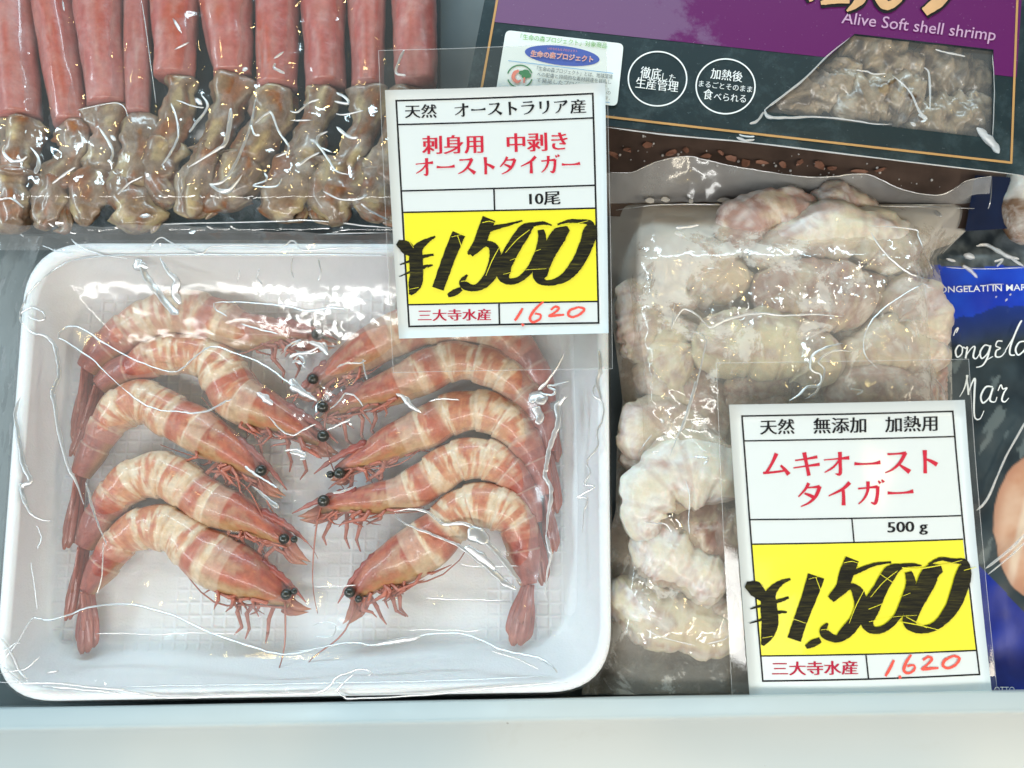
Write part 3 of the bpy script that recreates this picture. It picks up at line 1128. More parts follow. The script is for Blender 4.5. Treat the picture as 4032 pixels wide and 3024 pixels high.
SH = [
    ([(1215, 1322, 22), (1150, 1315, 42), (1050, 1310, 62), (950, 1305, 70), (850, 1265, 80), (750, 1235, 82), (650, 1242, 80), (550, 1280, 72), (465, 1335, 64), (400, 1388, 57), (345, 1455, 42)], (298, 1740), 40, 1,
     (1325, 1338), (1340, 1362), [(1250, 1317, 27)], 'uppermost shrimp of the left column with its back against the tray wall', 0.0, 5),
    ([(1265, 1735, 24), (1200, 1700, 40), (1100, 1642, 65), (1000, 1600, 80), (930, 1562, 82), (888, 1490, 86), (845, 1430, 78), (775, 1400, 70), (700, 1395, 72), (610, 1410, 67), (540, 1445, 58), (460, 1470, 48), (395, 1520, 36)], (285, 1800), 36, 1,
     (1330, 1745), (1350, 1800), [(1272, 1717, 27)], 'second shrimp down the left column, head reaching the middle of the tray', 0.0, 5),
    ([(1040, 1875, 26), (985, 1832, 48), (900, 1768, 66), (825, 1725, 75), (745, 1675, 76), (675, 1640, 78), (610, 1600, 75), (545, 1585, 78), (475, 1618, 74), (420, 1682, 60), (385, 1745, 52), (350, 1810, 46), (318, 1870, 36)], (262, 2165), 38, 1,
     (1130, 1930), (1132, 1968), [(1027, 1853, 26)], 'middle shrimp of the left column, reddest head, tail lowest but two', 0.12, 6),
    ([(1150, 2135, 22), (1100, 2110, 38), (1000, 2052, 58), (900, 2010, 72), (825, 1982, 76), (750, 1930, 76), (690, 1888, 80), (625, 1870, 82), (540, 1887, 76), (470, 1940, 70), (415, 2005, 58), (372, 2085, 52), (332, 2150, 36)], (268, 2445), 36, 1,
     (1216, 2142), (1232, 2226), [(1118, 2122, 24), (1158, 2124, 16)], 'fourth shrimp down the left column, curled over the lowest one', 0.05, 6),
    ([(1150, 2365, 30), (1090, 2335, 52), (1000, 2280, 85), (925, 2245, 93), (850, 2210, 92), (775, 2160, 88), (710, 2105, 78), (650, 2080, 80), (575, 2080, 75), (505, 2110, 66), (455, 2160, 60), (412, 2225, 55), (370, 2285, 42), (345, 2325, 30)], (335, 2575), 50, 1,
     (1205, 2372), (1236, 2412), [(1127, 2340, 25), (1158, 2328, 15)], 'lowest shrimp of the left column with its whole head and tail in view', 0.0, 6),
    ([(1215, 1545, 22), (1260, 1505, 34), (1340, 1447, 55), (1440, 1382, 70), (1520, 1335, 74), (1620, 1292, 78), (1740, 1262, 80), (1860, 1267, 78), (1970, 1312, 70), (2060, 1402, 62), (2120, 1500, 52), (2150, 1590, 38)], (2188, 1830), 36, -1,
     (1150, 1590), (1160, 1580), [(1232, 1492, 24)], 'uppermost shrimp of the right column, mostly hidden by the price card', 0.25, 4),
    ([(1285, 1620, 24), (1350, 1592, 38), (1440, 1560, 52), (1540, 1528, 64), (1615, 1495, 70), (1700, 1455, 76), (1780, 1425, 70), (1855, 1427, 66), (1940, 1452, 70), (2010, 1497, 66), (2065, 1552, 60), (2115, 1622, 52), (2148, 1700, 42), (2163, 1780, 30)], (2186, 2030), 36, -1,
     (1235, 1640), (1245, 1655), [(1270, 1603, 26)], 'second shrimp down the right column, just under the price card', 0.12, 5),
    ([(1330, 1860, 24), (1380, 1830, 34), (1450, 1795, 48), (1530, 1750, 62), (1605, 1715, 66), (1690, 1680, 74), (1755, 1640, 75), (1825, 1620, 72), (1905, 1620, 74), (1980, 1652, 74), (2035, 1705, 66), (2075, 1765, 58), (2105, 1825, 52), (2130, 1892, 42), (2145, 1950, 30)], (2182, 2180), 34, -1,
     (1236, 1866), (1290, 1905), [(1336, 1862, 26), (1300, 1868, 17)], 'middle shrimp of the right column with a long bare rostrum', 0.05, 4),
    ([(1265, 1995, 28), (1315, 1985, 38), (1390, 1975, 47), (1480, 1965, 56), (1565, 1948, 60), (1640, 1918, 70), (1705, 1878, 75), (1770, 1832, 75), (1840, 1807, 72), (1920, 1812, 72), (1985, 1847, 65), (2035, 1897, 56), (2065, 1952, 50), (2090, 2007, 43), (2105, 2060, 30)], (2142, 2305), 34, -1,
     (1150, 2022), (1156, 2042), [(1274, 1972, 27)], 'fourth shrimp down the right column, head level and eye round', 0.0, 6),
    ([(1395, 2365, 26), (1425, 2318, 46), (1490, 2255, 68), (1565, 2215, 82), (1640, 2170, 90), (1705, 2125, 88), (1765, 2065, 82), (1808, 2015, 76), (1865, 1990, 74), (1930, 1992, 80), (1995, 2017, 75), (2035, 2065, 66), (2050, 2122, 62), (2062, 2190, 58), (2072, 2255, 46), (2080, 2300, 32)], (2032, 2545), 58, -1,
     (1330, 2376), (1345, 2476), [(1377, 2332, 25), (1412, 2358, 17)], 'lowest shrimp of the right column with tan head pointing down left', -0.05, 7),
]
for k, (sp, tl, fan, vs, ro, stp, ey, lab, red, nl) in enumerate(SH):
    # neighbours lean on each other like shingles, each a touch lower than the next one down
    shrimp('shrimp' if k == 0 else 'shrimp.%03d' % k, sp, tl, fan, vs, ro, stp, ey, lab, zc=0.0130 + 0.0006 * (k % 5), seed=k + 1, redness=red, nlegs=nl, leg_back=vs < 0)

# ------------------------------------------------------------------ crab leg pack
mb = MB()
PB = [(-260, -260), (1735, -260), (1735, 905), (-260, 925)]
bot = [mb.vert(V(x, y, 0.002)) for x, y in PB]
up = [mb.vert(V(x, y, 0.012)) for x, y in PB]
mb.ring_skin([bot, up], 0)
M['teal'] = plain('dark_tray_plastic', (0.012, 0.030, 0.036), 0.3, coat=0.3, var=0.4, scale=60)
pack = mb.build('crab_leg_pack', M['teal'])
tag(pack, 'vacuum pack of pink crab leg sticks on a dark tray', 'pack')


def pack_z(px, py):
    e = smooth(0, 160, min(920 - py, 1735 - px))
    return 0.0135 + e * (0.0268 - 0.0135) + 0.0012 * e * fbm(px / 120.0, py / 120.0, 1.0)


def pack_cz(px, py):
    e = smooth(0, 120, min(925 - py, 1760 - px))
    return 0.0142 + e * (0.0325 - 0.0142)


pm = MB()
g = {}
for j in range(92):
    for i in range(158):
        x, y = -240 + i * 12.6, -180 + j * 12.1
        g[(i, j)] = pm.vert(V(x, y, pack_z(x, y)), (0.55 * smooth(250, 480, y) * smooth(-0.1, 0.35, fbm(x / 80.0, y / 80.0, 2.0)) + 0.2 * smooth(0.2, 0.4, fbm(x / 60.0, y / 60.0, 9.0)), 0, 0))
for j in range(91):
    for i in range(157):
        pm.face([g[(i, j)], g[(i + 1, j)], g[(i + 1, j + 1)], g[(i, j + 1)]], 0)
Z1 = (0.7233, 0, 0)
PC = [
    ([(25, 790), (20, 830), (60, 875), (110, 875), (150, 850)], (6, 12, 5)), ([(165, 800), (205, 850), (210, 900), (190, 945)], (5, 10, 16)), ([(285, 1000), (350, 950), (410, 910)], (5, 10, 5)), ([(400, 780), (490, 775)], 5),
    ([(540, 695), (590, 770), (615, 830), (600, 880)], (6, 9, 5)), ([(930, 560), (960, 640), (970, 740), (930, 830), (880, 900)], (9, 10, 8)), ([(960, 545), (1060, 580), (1110, 585)], 5), ([(1095, 515), (1130, 580), (1060, 680), (1030, 720)], (5, 12, 8)),
    ([(1255, 590), (1250, 680), (1225, 780), (1190, 810), (1110, 860), (1020, 915)], (20, 12, 5)), ([(1390, 540), (1365, 680), (1310, 830), (1240, 960), (1190, 1000), (1140, 1000)], (7, 9, 7)), ([(1140, 1000), (1190, 1035), (1250, 1035), (1320, 950)], (6, 14, 5)),
    ([(1365, 680), (1385, 730), (1415, 735)], 7), ([(1390, 670), (1450, 620), (1480, 620), (1520, 720), (1570, 790), (1560, 830), (1500, 855)], 7), ([(1440, 940), (1450, 980), (1380, 1010), (1500, 1015), (1535, 970)], 7), ([(1500, 345), (1495, 370), (1550, 400)], 9), ([(1490, 320), (1545, 280)], 7),
    ([(1580, 605), (1620, 610), (1680, 560), (1740, 540)], 6), ([(1830, 505), (1880, 530), (1895, 565), (1820, 550)], 10), ([(1830, 620), (1880, 625), (1980, 600)], 5), ([(1830, 690), (1900, 745), (1950, 750)], (8, 12, 6)), ([(1785, 715), (1735, 740), (1725, 780), (1740, 800), (1790, 870), (1830, 930), (1910, 955)], (9, 8, 5)),
    ([(1740, 800), (1810, 830)], 7), ([(1740, 830), (1680, 860), (1620, 905)], 7), ([(1760, 1040), (1850, 1085), (1950, 1085), (2000, 1060)], 6), ([(1965, 1110), (2020, 1150), (2110, 1195)], 7), ([(2200, 270), (2155, 390), (2210, 410)], 9), ([(940, 100), (990, 180)], 10), ([(950, 270), (1030, 230)], (4, 9, 4)),
    ([(800, 1255), (860, 1225), (1100, 1215), (1500, 1205), (1700, 1200), (2000, 1230), (2130, 1240)], 5), ([(1730, 1275), (2130, 1265)], 5), ([(0, 1200), (50, 1215), (130, 1290)], 7), ([(0, 1090), (60, 1080), (130, 1130)], 6), ([(640, 1060), (700, 1000), (780, 960)], 5),
    ([(1580, 655), (1700, 655)], 5), ([(770, 0), (800, 200), (830, 420), (850, 560)], 3), ([(340, 0), (350, 60)], 7), ([(1350, 370), (1320, 385)], 14), ([(1060, 535), (1100, 570)], 18), ([(600, 735), (630, 765)], 14), ([(760, 1180), (820, 1170)], 16), ([(420, 600), (640, 560), (700, 640)], 3),
]
for pts, w in PC:
    crease(pm, pts, w, pack_cz, Z1, 1, 1.5)
pf = pm.build('vacuum_film', [M['packfilm'], M['crease']], pack)

ST = [
    ([(40, -200), (45, -60), (80, 470)], (76, 76, 76), [(90, 470, 74), (75, 600, 66), (40, 720, 80), (45, 820, 78), (60, 915, 50)], 'leftmost crab leg, cut by the picture edge'),
    ([(195, -200), (200, -60), (280, 490)], (85, 85, 64), [(285, 490, 62), (305, 600, 58), (215, 740, 66), (180, 850, 52), (160, 905, 26)], 'second crab leg from the left, slanting, with a yellowish shell'),
    ([(383, -200), (385, -60), (425, 420)], (92, 92, 72), [(425, 420, 66), (430, 540, 58), (395, 680, 58), (345, 800, 50), (330, 890, 24)], 'third crab leg from the left with a cap of grey shell'),
    ([(540, -200), (540, -60), (545, 450)], (52, 52, 46), [(545, 450, 50), (560, 600, 62), (500, 730, 62), (535, 830, 78), (545, 915, 58)], 'narrowest crab leg, beside a pale film ridge'),
    ([(688, -200), (690, -60), (690, 310)], (94, 94, 74), [(715, 305, 56), (700, 450, 54), (640, 600, 58), (620, 720, 54), (690, 800, 40)], 'fifth crab leg from the left, glints high on it'),
    ([(883, -200), (885, -60), (915, 300)], (102, 102, 72), [(930, 300, 68), (890, 450, 60), (820, 620, 60), (770, 760, 60), (760, 860, 34)], 'widest, most orange crab leg in the middle'),
    ([(1085, -200), (1085, -60), (1090, 350)], (84, 84, 74), [(1090, 350, 72), (1065, 480, 60), (970, 640, 78), (900, 770, 80), (900, 830, 40)], 'fourth crab leg from the right, with a hooked glint'),
    ([(1266, -200), (1268, -60), (1285, 345)], (92, 92, 76), [(1285, 345, 66), (1240, 500, 54), (1190, 640, 62), (1110, 800, 80), (1080, 870, 40)], 'third crab leg from the right, evenly frosted pink'),
    ([(1445, -200), (1445, -60), (1450, 340)], (79, 79, 62), [(1450, 340, 58), (1440, 500, 54), (1350, 680, 76), (1320, 800, 84), (1350, 880, 40)], 'crab leg just left of the price card'),
    ([(1630, -200), (1630, -60), (1640, 340)], (88, 88, 80), [(1610, 350, 66), (1570, 540, 54), (1490, 720, 60), (1470, 820, 60), (1450, 870, 30)], 'rightmost crab leg, running behind the price card'),
]
PINK = (0.42, 0.120, 0.105)
PINKW = (0.47, 0.20, 0.175)
CORAL = (0.43, 0.090, 0.048)
BRN = (0.20, 0.115, 0.068)
TAN = (0.35, 0.245, 0.16)


def lump(mb, sp, zc, seed, colf, K=24, flat=0.85, amp=0.08, maxh=0.0095, n=12, freq=5.0, tip=True, tri=0.0, wav=0.0, rib=0.0):
    """swept body with an uneven skin; sp: (px, py, half width px)"""
    P = catmull(sp, n)
    m = len(P)
    pts = [V(x, y, zc) for x, y, h in P]
    rings = []
    for i in range(m):
        x, y, h = P[i]
        u = i / (m - 1)
        t = (pts[min(i + 1, m - 1)] - pts[max(i - 1, 0)]).normalized()
        s = Vector((-t.y, t.x, 0)).normalized()
        r = h * mpp(x, y, zc)
        if tip:
            r *= min(1.0, 0.35 + 6.5 * min(u, 1 - u) * 1.0) ** 0.7
        rz = min(r * flat, maxh)
        r *= 1 + wav * fbm(u * 3.1 + seed * 1.9, seed * 0.7)
        if rib:
            r *= 1 - rib * smooth(0.80, 1.0, 0.5 + 0.5 * math.cos(u * 2 * math.pi * 5.5))
        ring = []
        for j in range(K):
            a = 2 * math.pi * j / K
            q = 1 + tri * math.cos(3 * a + seed) + amp * fbm(u * freq + seed * 7.3, math.cos(a) * 1.6, math.sin(a) * 1.6) + 0.20 * amp * fbm(u * freq * 4 + seed, math.cos(a) * 5, math.sin(a) * 5)
            p = pts[i] + s * (math.cos(a) * r * q) + Vector((0, 0, math.sin(a) * rz * q))
            ring.append(mb.vert(p, colf(u, a)))
        rings.append(ring)
    mb.ring_skin(rings, 0)


for k, (cl, ww, jt, lab) in enumerate(ST):
    jt = [(x, y, h * 1.15) for x, y, h in jt]
    root = thing('crab_stick', V(cl[1][0], 0, 0.012), lab, 'crab stick', 'crab sticks in the vacuum pack')
    sp = [(x, y, w) for (x, y), w in zip(cl, ww)]

    def cm(u, a, k=k):
        nz = fbm(u * 4 + k * 5, math.cos(a) * 1.2, math.sin(a) * 1.2)
        st = fbm(u * 1.2 + k, math.cos(a) * 5, math.sin(a) * 5)
        c = mix(PINK, CORAL, smooth(-0.1, 0.45, nz) * (0.9 if k in (0, 1, 4, 5, 6) else 0.45))
        c = mix(c, PINKW, smooth(-0.1, 0.4, st + 0.3 * nz) * 0.75)
        c = mix(c, (0.50, 0.30, 0.27), smooth(0.1, 0.5, fbm(u * 11 + k, math.cos(a) * 3, math.sin(a) * 3)) * 0.45)
        return mix(c, PINKW, 0.5 * smooth(0.75, 1.0, u))
    mb = MB()
    lump(mb, sp, 0.0215, k + 20, cm, K=30, flat=0.95, amp=0.10, maxh=0.0092, n=22, tip=False, wav=0.10, tri=0.03)
    mb.build('meat', M['crabmeat'], root)

    def cs(u, a, k=k):
        nz = fbm(u * 3 + k * 9, math.cos(a) * 1.5, math.sin(a) * 1.5)
        c = mix(BRN, TAN, 0.45 + 1.1 * nz)
        c = mix(c, (0.34, 0.12, 0.04), smooth(0.1, 0.5, -nz) * 0.8)
        c = mix(c, (0.55, 0.43, 0.22), smooth(0.30, 0.5, nz) * 0.7)
        return mix(c, (0.24, 0.21, 0.17), 0.8 * smooth(0.16, 0.0, u))
    mb = MB()
    lump(mb, jt[:3], 0.0212, k + 40, cs, K=28, flat=0.8, amp=0.32, maxh=0.0085, freq=3, tri=0.10, wav=0.5)
    mb.build('shell_joint', M['crabshell'], root)
    mb = MB()
    J = [(jt[2][0] + 6, jt[2][1] - 50, jt[2][2] * 0.95)] + jt[2:]
    lump(mb, J, 0.0205, k + 60, cs, K=28, flat=0.75, amp=0.38, maxh=0.0085, freq=2.5, tri=0.14, wav=0.6)
    mb.build('claw', M['crabshell'], root)
    # the claw's thin upper finger
    mb = MB()
    sg = 1 if k % 2 else -1
    lump(mb, [(jt[2][0] + sg * 36, jt[2][1] - 10, 30), (jt[3][0] + sg * 66, jt[3][1] - 20, 36), (jt[3][0] + sg * 78, jt[3][1] + 50, 24), (jt[4][0] + sg * 50, jt[4][1] + 4, 5)], 0.0200, k + 90, cs, K=20, flat=0.7, amp=0.3, maxh=0.007, freq=3, tri=0.12, wav=0.3)
    mb.build('claw_finger', M['crabshell'], root)

# ------------------------------------------------------------------ dark box with a window
BZ = 0.046
box_s = Flat(BZ)
BC = [(1912, -8), (4062, -300), (4032, 692), (1824, 428)]          # TL TR BR BL on the photo (top runs out of frame)
BC[0] = (1990, -420)
BC[1] = (4085, -150)
WIN = [(3365, 136), (3912, 198), (3908, 545), (3012, 441)]


def box_mat():
    t = NT('dark_printed_card')
    co = t.coord()
    f = t.ramp(t.noise(70, 8, 0.75, co, 0.3), [(0.50, (0, 0, 0)), (0.72, (0.55, 0.55, 0.55))])
    sp = t.ramp(t.noise(900, 2, 0.5, co), [(0.70, (0, 0, 0)), (0.78, (0.5, 0.5, 0.5))])
    fx = t.n('ShaderNodeMath', operation='MAXIMUM')
    t.l(f, fx.inputs[0])
    t.l(sp, fx.inputs[1])
    c = t.mixc(f, (0.006, 0.019, 0.024), (0.075, 0.115, 0.125))
    c = t.mixc(sp, c, (0.16, 0.20, 0.21))
    return t.done(t.principled(Base_Color=c, Roughness=0.4, Coat_Weight=0.12, Coat_Roughness=0.15, Normal=t.bump(t.noise(140, 4, 0.6, co), 0.12, 0.0006)))


def band_mat():
    t = NT('purple_print')
    co = t.coord()
    sx = t.n('ShaderNodeSeparateXYZ')
    t.l(co, sx.inputs[0])
    # frost lies on the left half of the band with a ragged border
    ad = t.n('ShaderNodeMath', operation='MULTIPLY_ADD')
    t.l(t.noise(60, 6, 0.7, co), ad.inputs[0])
    ad.inputs[1].default_value = 0.13
    t.l(sx.outputs[0], ad.inputs[2])
    fr = t.ramp(ad.outputs[0], [(0.118, (0.62,) * 3), (0.134, (0.0,) * 3)])
    c = t.mixc(fr, (0.105, 0.004, 0.095), (0.18, 0.115, 0.215))
    sp = t.ramp(t.noise(1100, 2, 0.5, co), [(0.70, (0, 0, 0)), (0.78, (0.4, 0.4, 0.4))])
    c = t.mixc(sp, c, (0.35, 0.28, 0.38))
    return t.done(t.principled(Base_Color=c, Roughness=0.5, Coat_Weight=0.04, Coat_Roughness=0.2, Specular_IOR_Level=0.3))


M['box'] = box_mat()
M['band'] = band_mat()
M['gold'] = plain('gold_print', (0.48, 0.27, 0.10), 0.35, var=0.15)
M['lav'] = plain('lavender_print', (0.50, 0.30, 0.46), 0.5, var=0.1)
mb = MB()
top = [mb.vert(V(x, y, BZ)) for x, y in BC]
win = [mb.vert(V(x, y, BZ)) for x, y in WIN]
for i in range(4):
    j = (i + 1) % 4
    mb.face((top[i], top[j], win[j], win[i]))
BI = [(2080, -380), (3960, -150), (3950, 640), (1880, 400)]   # the carton narrows downwards
bt = [mb.vert(V(x, y, BZ - 0.024)) for x, y in BI]
for i in range(4):
    j = (i + 1) % 4
    mb.face((top[i], bt[i], bt[j], top[j]))
mb.face(bt)
wi = [mb.vert(V(x, y, BZ) - Vector((0, 0, 0.0006))) for x, y in WIN]
for i in range(4):
    j = (i + 1) % 4
    mb.face((win[i], win[j], wi[j], wi[i]))
box = mb.build('seafood_box', M['box'], None, False)
tag(box, 'dark teal seafood carton with purple band and cut out window', 'box')

mb = MB()
poly(mb, box_s, [(1990, -380), (4050, -200), (4024, -20), (4003, 304), (3912, 294), (3912, 195), (3365, 133), (3258, 226), (1942, 86)], 0.00012)
mb.build('purple_band', M['band'], box)
mb = MB()
for a, b in (((1968, -60), (1902, 314)), ((1902, 314), (1885, 405)), ((4008, -60), (3982, 640)), ((1885, 405), (2390, 459))):
    ribbon(mb, box_s, [(*a, 9), (*b, 9)], 0.00025)
ribbon(mb, box_s, [(2386, 459, 9), (3000, 530, 9), (3986, 641, 9)], 0.00026)
mb.build('gold_border', M['gold'], box)

for (cx, cy, r, lines, lb) in (
        (2589, 310, 115, [('徹底', (2520, 306), (2600, 316), 46), ('した', (2606, 317), (2658, 324), 30), ('生産管理', (2502, 346), (2668, 364), 44)], 'round badge left of the other one'),
        (2857, 340, 116, [('加熱後', (2797, 309), (2921, 324), 42), ('まるごとそのまま', (2751, 340), (2960, 364), 25), ('食', (2768, 390), (2804, 394), 42), ('べられる', (2810, 394), (2936, 404), 30)], 'round badge next to the window')):
    mb = MB()
    P = [(cx + r * math.cos(a), cy + r * 0.93 * math.sin(a), 5.5) for a in [2 * math.pi * i / 40 for i in range(41)]]
    ribbon(mb, box_s, P, 0.0002, 0, 2)
    bd = mb.build('round_badge', M['white'], box)
    bd['label'] = lb
    mb = MB()
    for s, a, b, h in lines:
        text(mb, s, box_s, a, b, h, 0.00022, 0, offset=-0.004, serif=0.018 if h > 35 else 0.008)
    mb.build('lettering', M['white'], bd, False)

mb = MB()
text(mb, 'Alive Soft shell shrimp', box_s, (3312, 106), (3920, 176), 62, 0.0004, 0, offset=0.004, shear=0.18, up=(0.0, -1.0))
mb.build('product_lettering', M['lav'], box, False)
# brush logo, cut by the top of the picture: pale orange strokes with a black edge
M['brush'] = plain('brush_orange', (0.62, 0.36, 0.17), 0.5, var=0.25, scale=120)
LG = [[(3180, -40, 30), (3195, 5, 14)], [(3250, -30, 22), (3255, 8, 20)], [(3232, 12, 16), (3290, 4, 22), (3345, 2, 22)], [(3400, -60, 46), (3385, 0, 40), (3335, 44, 8)],
      [(3440, -50, 30), (3480, 15, 40), (3520, 12, 30), (3560, -40, 40)], [(3740, -70, 60), (3700, 0, 50), (3640, 48, 34)]]
mb = MB()
for i, st in enumerate(LG):
    ribbon(mb, box_s, [(x - 2, y + 4, w + 18) for x, y, w in st], 0.00034 + i * 2e-5, 0, 8, None, 1.5)
mb.build('logo_edge', M['black'], box)
mb = MB()
for i, st in enumerate(LG):
    ribbon(mb, box_s, st, 0.00055 + i * 2e-5, 0, 8, None, 1.2)
mb.build('brush_logo', M['brush'], box)

# sticker
sk_q = [(1992, 118), (2456, 172), (2430, 418), (1952, 362)]
M['sticker'] = plain('sticker_paper', (0.74, 0.80, 0.79), 0.45, coat=0.2, var=0.04, scale=90)
M['blue'] = plain('blue_print', (0.035, 0.085, 0.42), 0.5)
M['sky'] = plain('light_blue_print', (0.06, 0.32, 0.62), 0.5)
M['green'] = plain('green_print', (0.16, 0.42, 0.08), 0.5)
M['dgreen'] = plain('dark_green_print', (0.03, 0.20, 0.07), 0.5)
M['pink'] = plain('salmon_print', (0.75, 0.22, 0.16), 0.5)
M['grey'] = plain('grey_print', (0.13, 0.15, 0.15), 0.5)
mb = MB()
poly(mb, box_s, rrect(sk_q, 22, 5), 0.0006)
stk = mb.build('sticker', M['sticker'], box)
stk['label'] = 'white sticker with a blue oval and small print'
ZS = lambda x, y: (1850 + 0.4973 * x, 0.4973 * y)


def tx(mb, s, a, b, h, off=0.0009, **kw):
    text(mb, s, box_s, ZS(*a), ZS(*b), h * 0.4973, off, 0, **kw)


mb = MB()
tx(mb, '「生命の森プロジェクト」対象商品', (400, 312), (1085, 385), 46)
mb.build('lettering', M['green'], stk, False)
mb = MB()
cx, cy = ZS(731, 440)
E = [(cx + 147 * math.cos(a) - 4 * math.sin(a), cy + 38 * math.sin(a) + 16 * math.cos(a)) for a in [2 * math.pi * i / 40 for i in range(40)]]
poly(mb, box_s, E, 0.00075)
ov = mb.build('blue_oval', M['blue'], stk)
mb = MB()
tx(mb, '生命の森プロジェクト', (478, 448), (975, 496), 54, 0.0010, offset=0.035)
mb.build('lettering_outline', M['white'], stk, False)
mb = MB()
tx(mb, '生命の森プロジェクト', (480, 446), (973, 493), 50, 0.0012, offset=0.006)
tx(mb, 'いのちのもりプロジェクト', (615, 392), (850, 415), 20, 0.0012)
mb.build('oval_lettering', M['pink'], stk, False)
mb = MB()
ribbon(mb, box_s, [(*ZS(303, 480), 2.2), (*ZS(1135, 580), 2.2)], 0.0008)
ribbon(mb, box_s, [(*ZS(500, 745), 2.2), (*ZS(1108, 812), 2.2)], 0.0008)
mb.build('blue_rule', M['sky'], stk)
mb = MB()
tx(mb, '「生命の森プロジェクト」とは、地球環境', (530, 560), (1128, 628), 38)
tx(mb, 'への配慮と持続的な素材調達を目指し', (530, 605), (1118, 668), 36)
tx(mb, 'て発足したプロジェクトです。', (526, 650), (1100, 712), 36)
tx(mb, 'の', (1080, 746), (1112, 750), 28)
tx(mb, 'す。', (1070, 788), (1108, 793), 28)
mb.build('small_print', M['grey'], stk, False)
mb = MB()
ex, ey = ZS(396, 604)
for a0, a1 in ((0.25, 2.85), (3.4, 6.0)):
    ribbon(mb, box_s, [(ex + 49 * math.cos(a), ey + 44 * math.sin(a), 5) for a in [a0 + (a1 - a0) * i / 14 for i in range(15)]], 0.0008, 0, 2)
ring_e = mb.build('emblem', M['dgreen'], stk)
mb = MB()
for (dx, dy, r) in ((22, -12, 15), (6, -14, 9), (34, -4, 10), (20, -2, 12)):
    c0 = (ex + dx, ey + dy)
    poly(mb, box_s, [(c0[0] + r * 1.15 * math.cos(a), c0[1] + r * math.sin(a)) for a in [2 * math.pi * i / 14 for i in range(14)]], 0.0009 + r * 2e-6)
mb.build('tree_crown_print', M['dgreen'], ring_e)
mb = MB()
ribbon(mb, box_s, [(ex - 4, ey - 22, 10), (ex - 20, ey - 14, 14), (ex - 26, ey + 6, 14), (ex - 10, ey + 22, 12), (ex + 4, ey + 14, 5)], 0.0010)
ribbon(mb, box_s, [(ex + 18, ey + 4, 6), (ex + 16, ey + 26, 8)], 0.0010)
mb.build('shrimp_print', M['pink'], ring_e)

# soft-shell shrimp seen through the window
SB = (0.24, 0.17, 0.095)
SL = (0.46, 0.36, 0.24)


def soft(k, sp, zc, label):
    def cf(u, a):
        nz = fbm(u * 5 + k * 3.7, math.cos(a) * 2, math.sin(a) * 2)
        nf = fbm(u * 16 + k, math.cos(a) * 6, math.sin(a) * 6)
        return mix(mix(SB, SL, 0.45 + 1.0 * nz + 0.5 * nf), (0.10, 0.06, 0.035), smooth(0.15, 0.5, -nz))
    mb = MB()
    lump(mb, sp, zc, k + 80, cf, K=40, flat=0.75, amp=0.42, maxh=0.010, freq=9, wav=0.3, rib=0.08, n=18)
    o = mb.build('soft_shell_shrimp', M['softshell'])
    tag(o, label, 'shrimp', 'soft shell shrimp inside the carton')


soft(1, [(3330, 130, 60), (3420, 190, 90), (3520, 260, 90), (3620, 300, 70)], 0.036, 'knobbly brown shrimp at the top corner of the carton window')
soft(2, [(3060, 420, 30), (3180, 380, 70), (3290, 340, 80), (3360, 250, 60)], 0.037, 'brown shrimp filling the pointed left end of the carton window')
soft(3, [(3280, 440, 60), (3400, 400, 95), (3520, 390, 95), (3620, 430, 70)], 0.037, 'tan mottled shrimp in the middle of the carton window')
soft(4, [(3560, 480, 60), (3680, 470, 80), (3800, 450, 80), (3880, 400, 60)], 0.036, 'greyish frosted shrimp in the right corner of the carton window')
soft(5, [(3600, 200, 70), (3700, 280, 90), (3800, 320, 90), (3880, 300, 60)], 0.031, 'darkest shrimp lying deep at the right of the carton window')
# window film, bulging a little and creased at its corners
wm = MB()
wrows = []
for j in range(15):
    row = []
    for i in range(27):
        u, v = i / 26, j / 14
        tx0 = WIN[0][0] + (WIN[1][0] - WIN[0][0]) * u, WIN[0][1] + (WIN[1][1] - WIN[0][1]) * u
        bx0 = WIN[3][0] + (WIN[2][0] - WIN[3][0]) * u, WIN[3][1] + (WIN[2][1] - WIN[3][1]) * u
        x, y = tx0[0] + (bx0[0] - tx0[0]) * v, tx0[1] + (bx0[1] - tx0[1]) * v
        b = math.sin(math.pi * u) * math.sin(math.pi * v)
        row.append(wm.vert(V(x, y, BZ - 0.0008 - 0.0012 * b + 0.0006 * b * N3(x / 60.0, y / 60.0))))
    wrows.append(row)
wm.ring_skin(wrows, 0, False, False, False)
M['winfilm'] = film('window_film', white=0.10, gloss=0.05, rough=0.07, wrinkle=0.3, scale=110)
bz = lambda x, y: BZ + 0.0006
ZB = (0.5117, 2900, 0)
for pts, w in (([(870, 290), (700, 430), (530, 600), (380, 720), (215, 845)], (3, 6, 8)), ([(215, 845), (250, 900), (400, 905), (620, 900), (850, 920), (1080, 955), (1200, 955)], (12, 6, 3)), ([(1850, 980), (1910, 1050), (1980, 1120), (2020, 1180)], (10, 30, 10)),
               ([(1860, 1000), (1900, 1010), (1930, 1060)], 12), ([(1440, 520), (1480, 560), (1490, 720), (1490, 850)], (3, 7, 3)), ([(1200, 580), (1330, 700), (1410, 860), (1470, 920)], (3, 6, 12)), ([(920, 540), (1000, 550), (1060, 570), (1150, 565)], 5),
               ([(1530, 380), (1600, 400), (1700, 420), (1760, 435)], 5), ([(100, 950), (160, 930), (210, 860)], 9), ([(20, 1035), (80, 1050), (140, 1050)], 8), ([(0, 1055), (70, 1080), (140, 1075)], 7), ([(1340, 940), (1380, 970)], 10), ([(1400, 880), (1450, 920), (1420, 940)], 8), ([(1970, 420), (1985, 700), (1970, 1060)], 3)):
    crease(wm, pts, w, bz, ZB, 1, 1.5)
ed = [(2386, 500), (2640, 532), (3000, 566), (3500, 628), (4028, 690)]
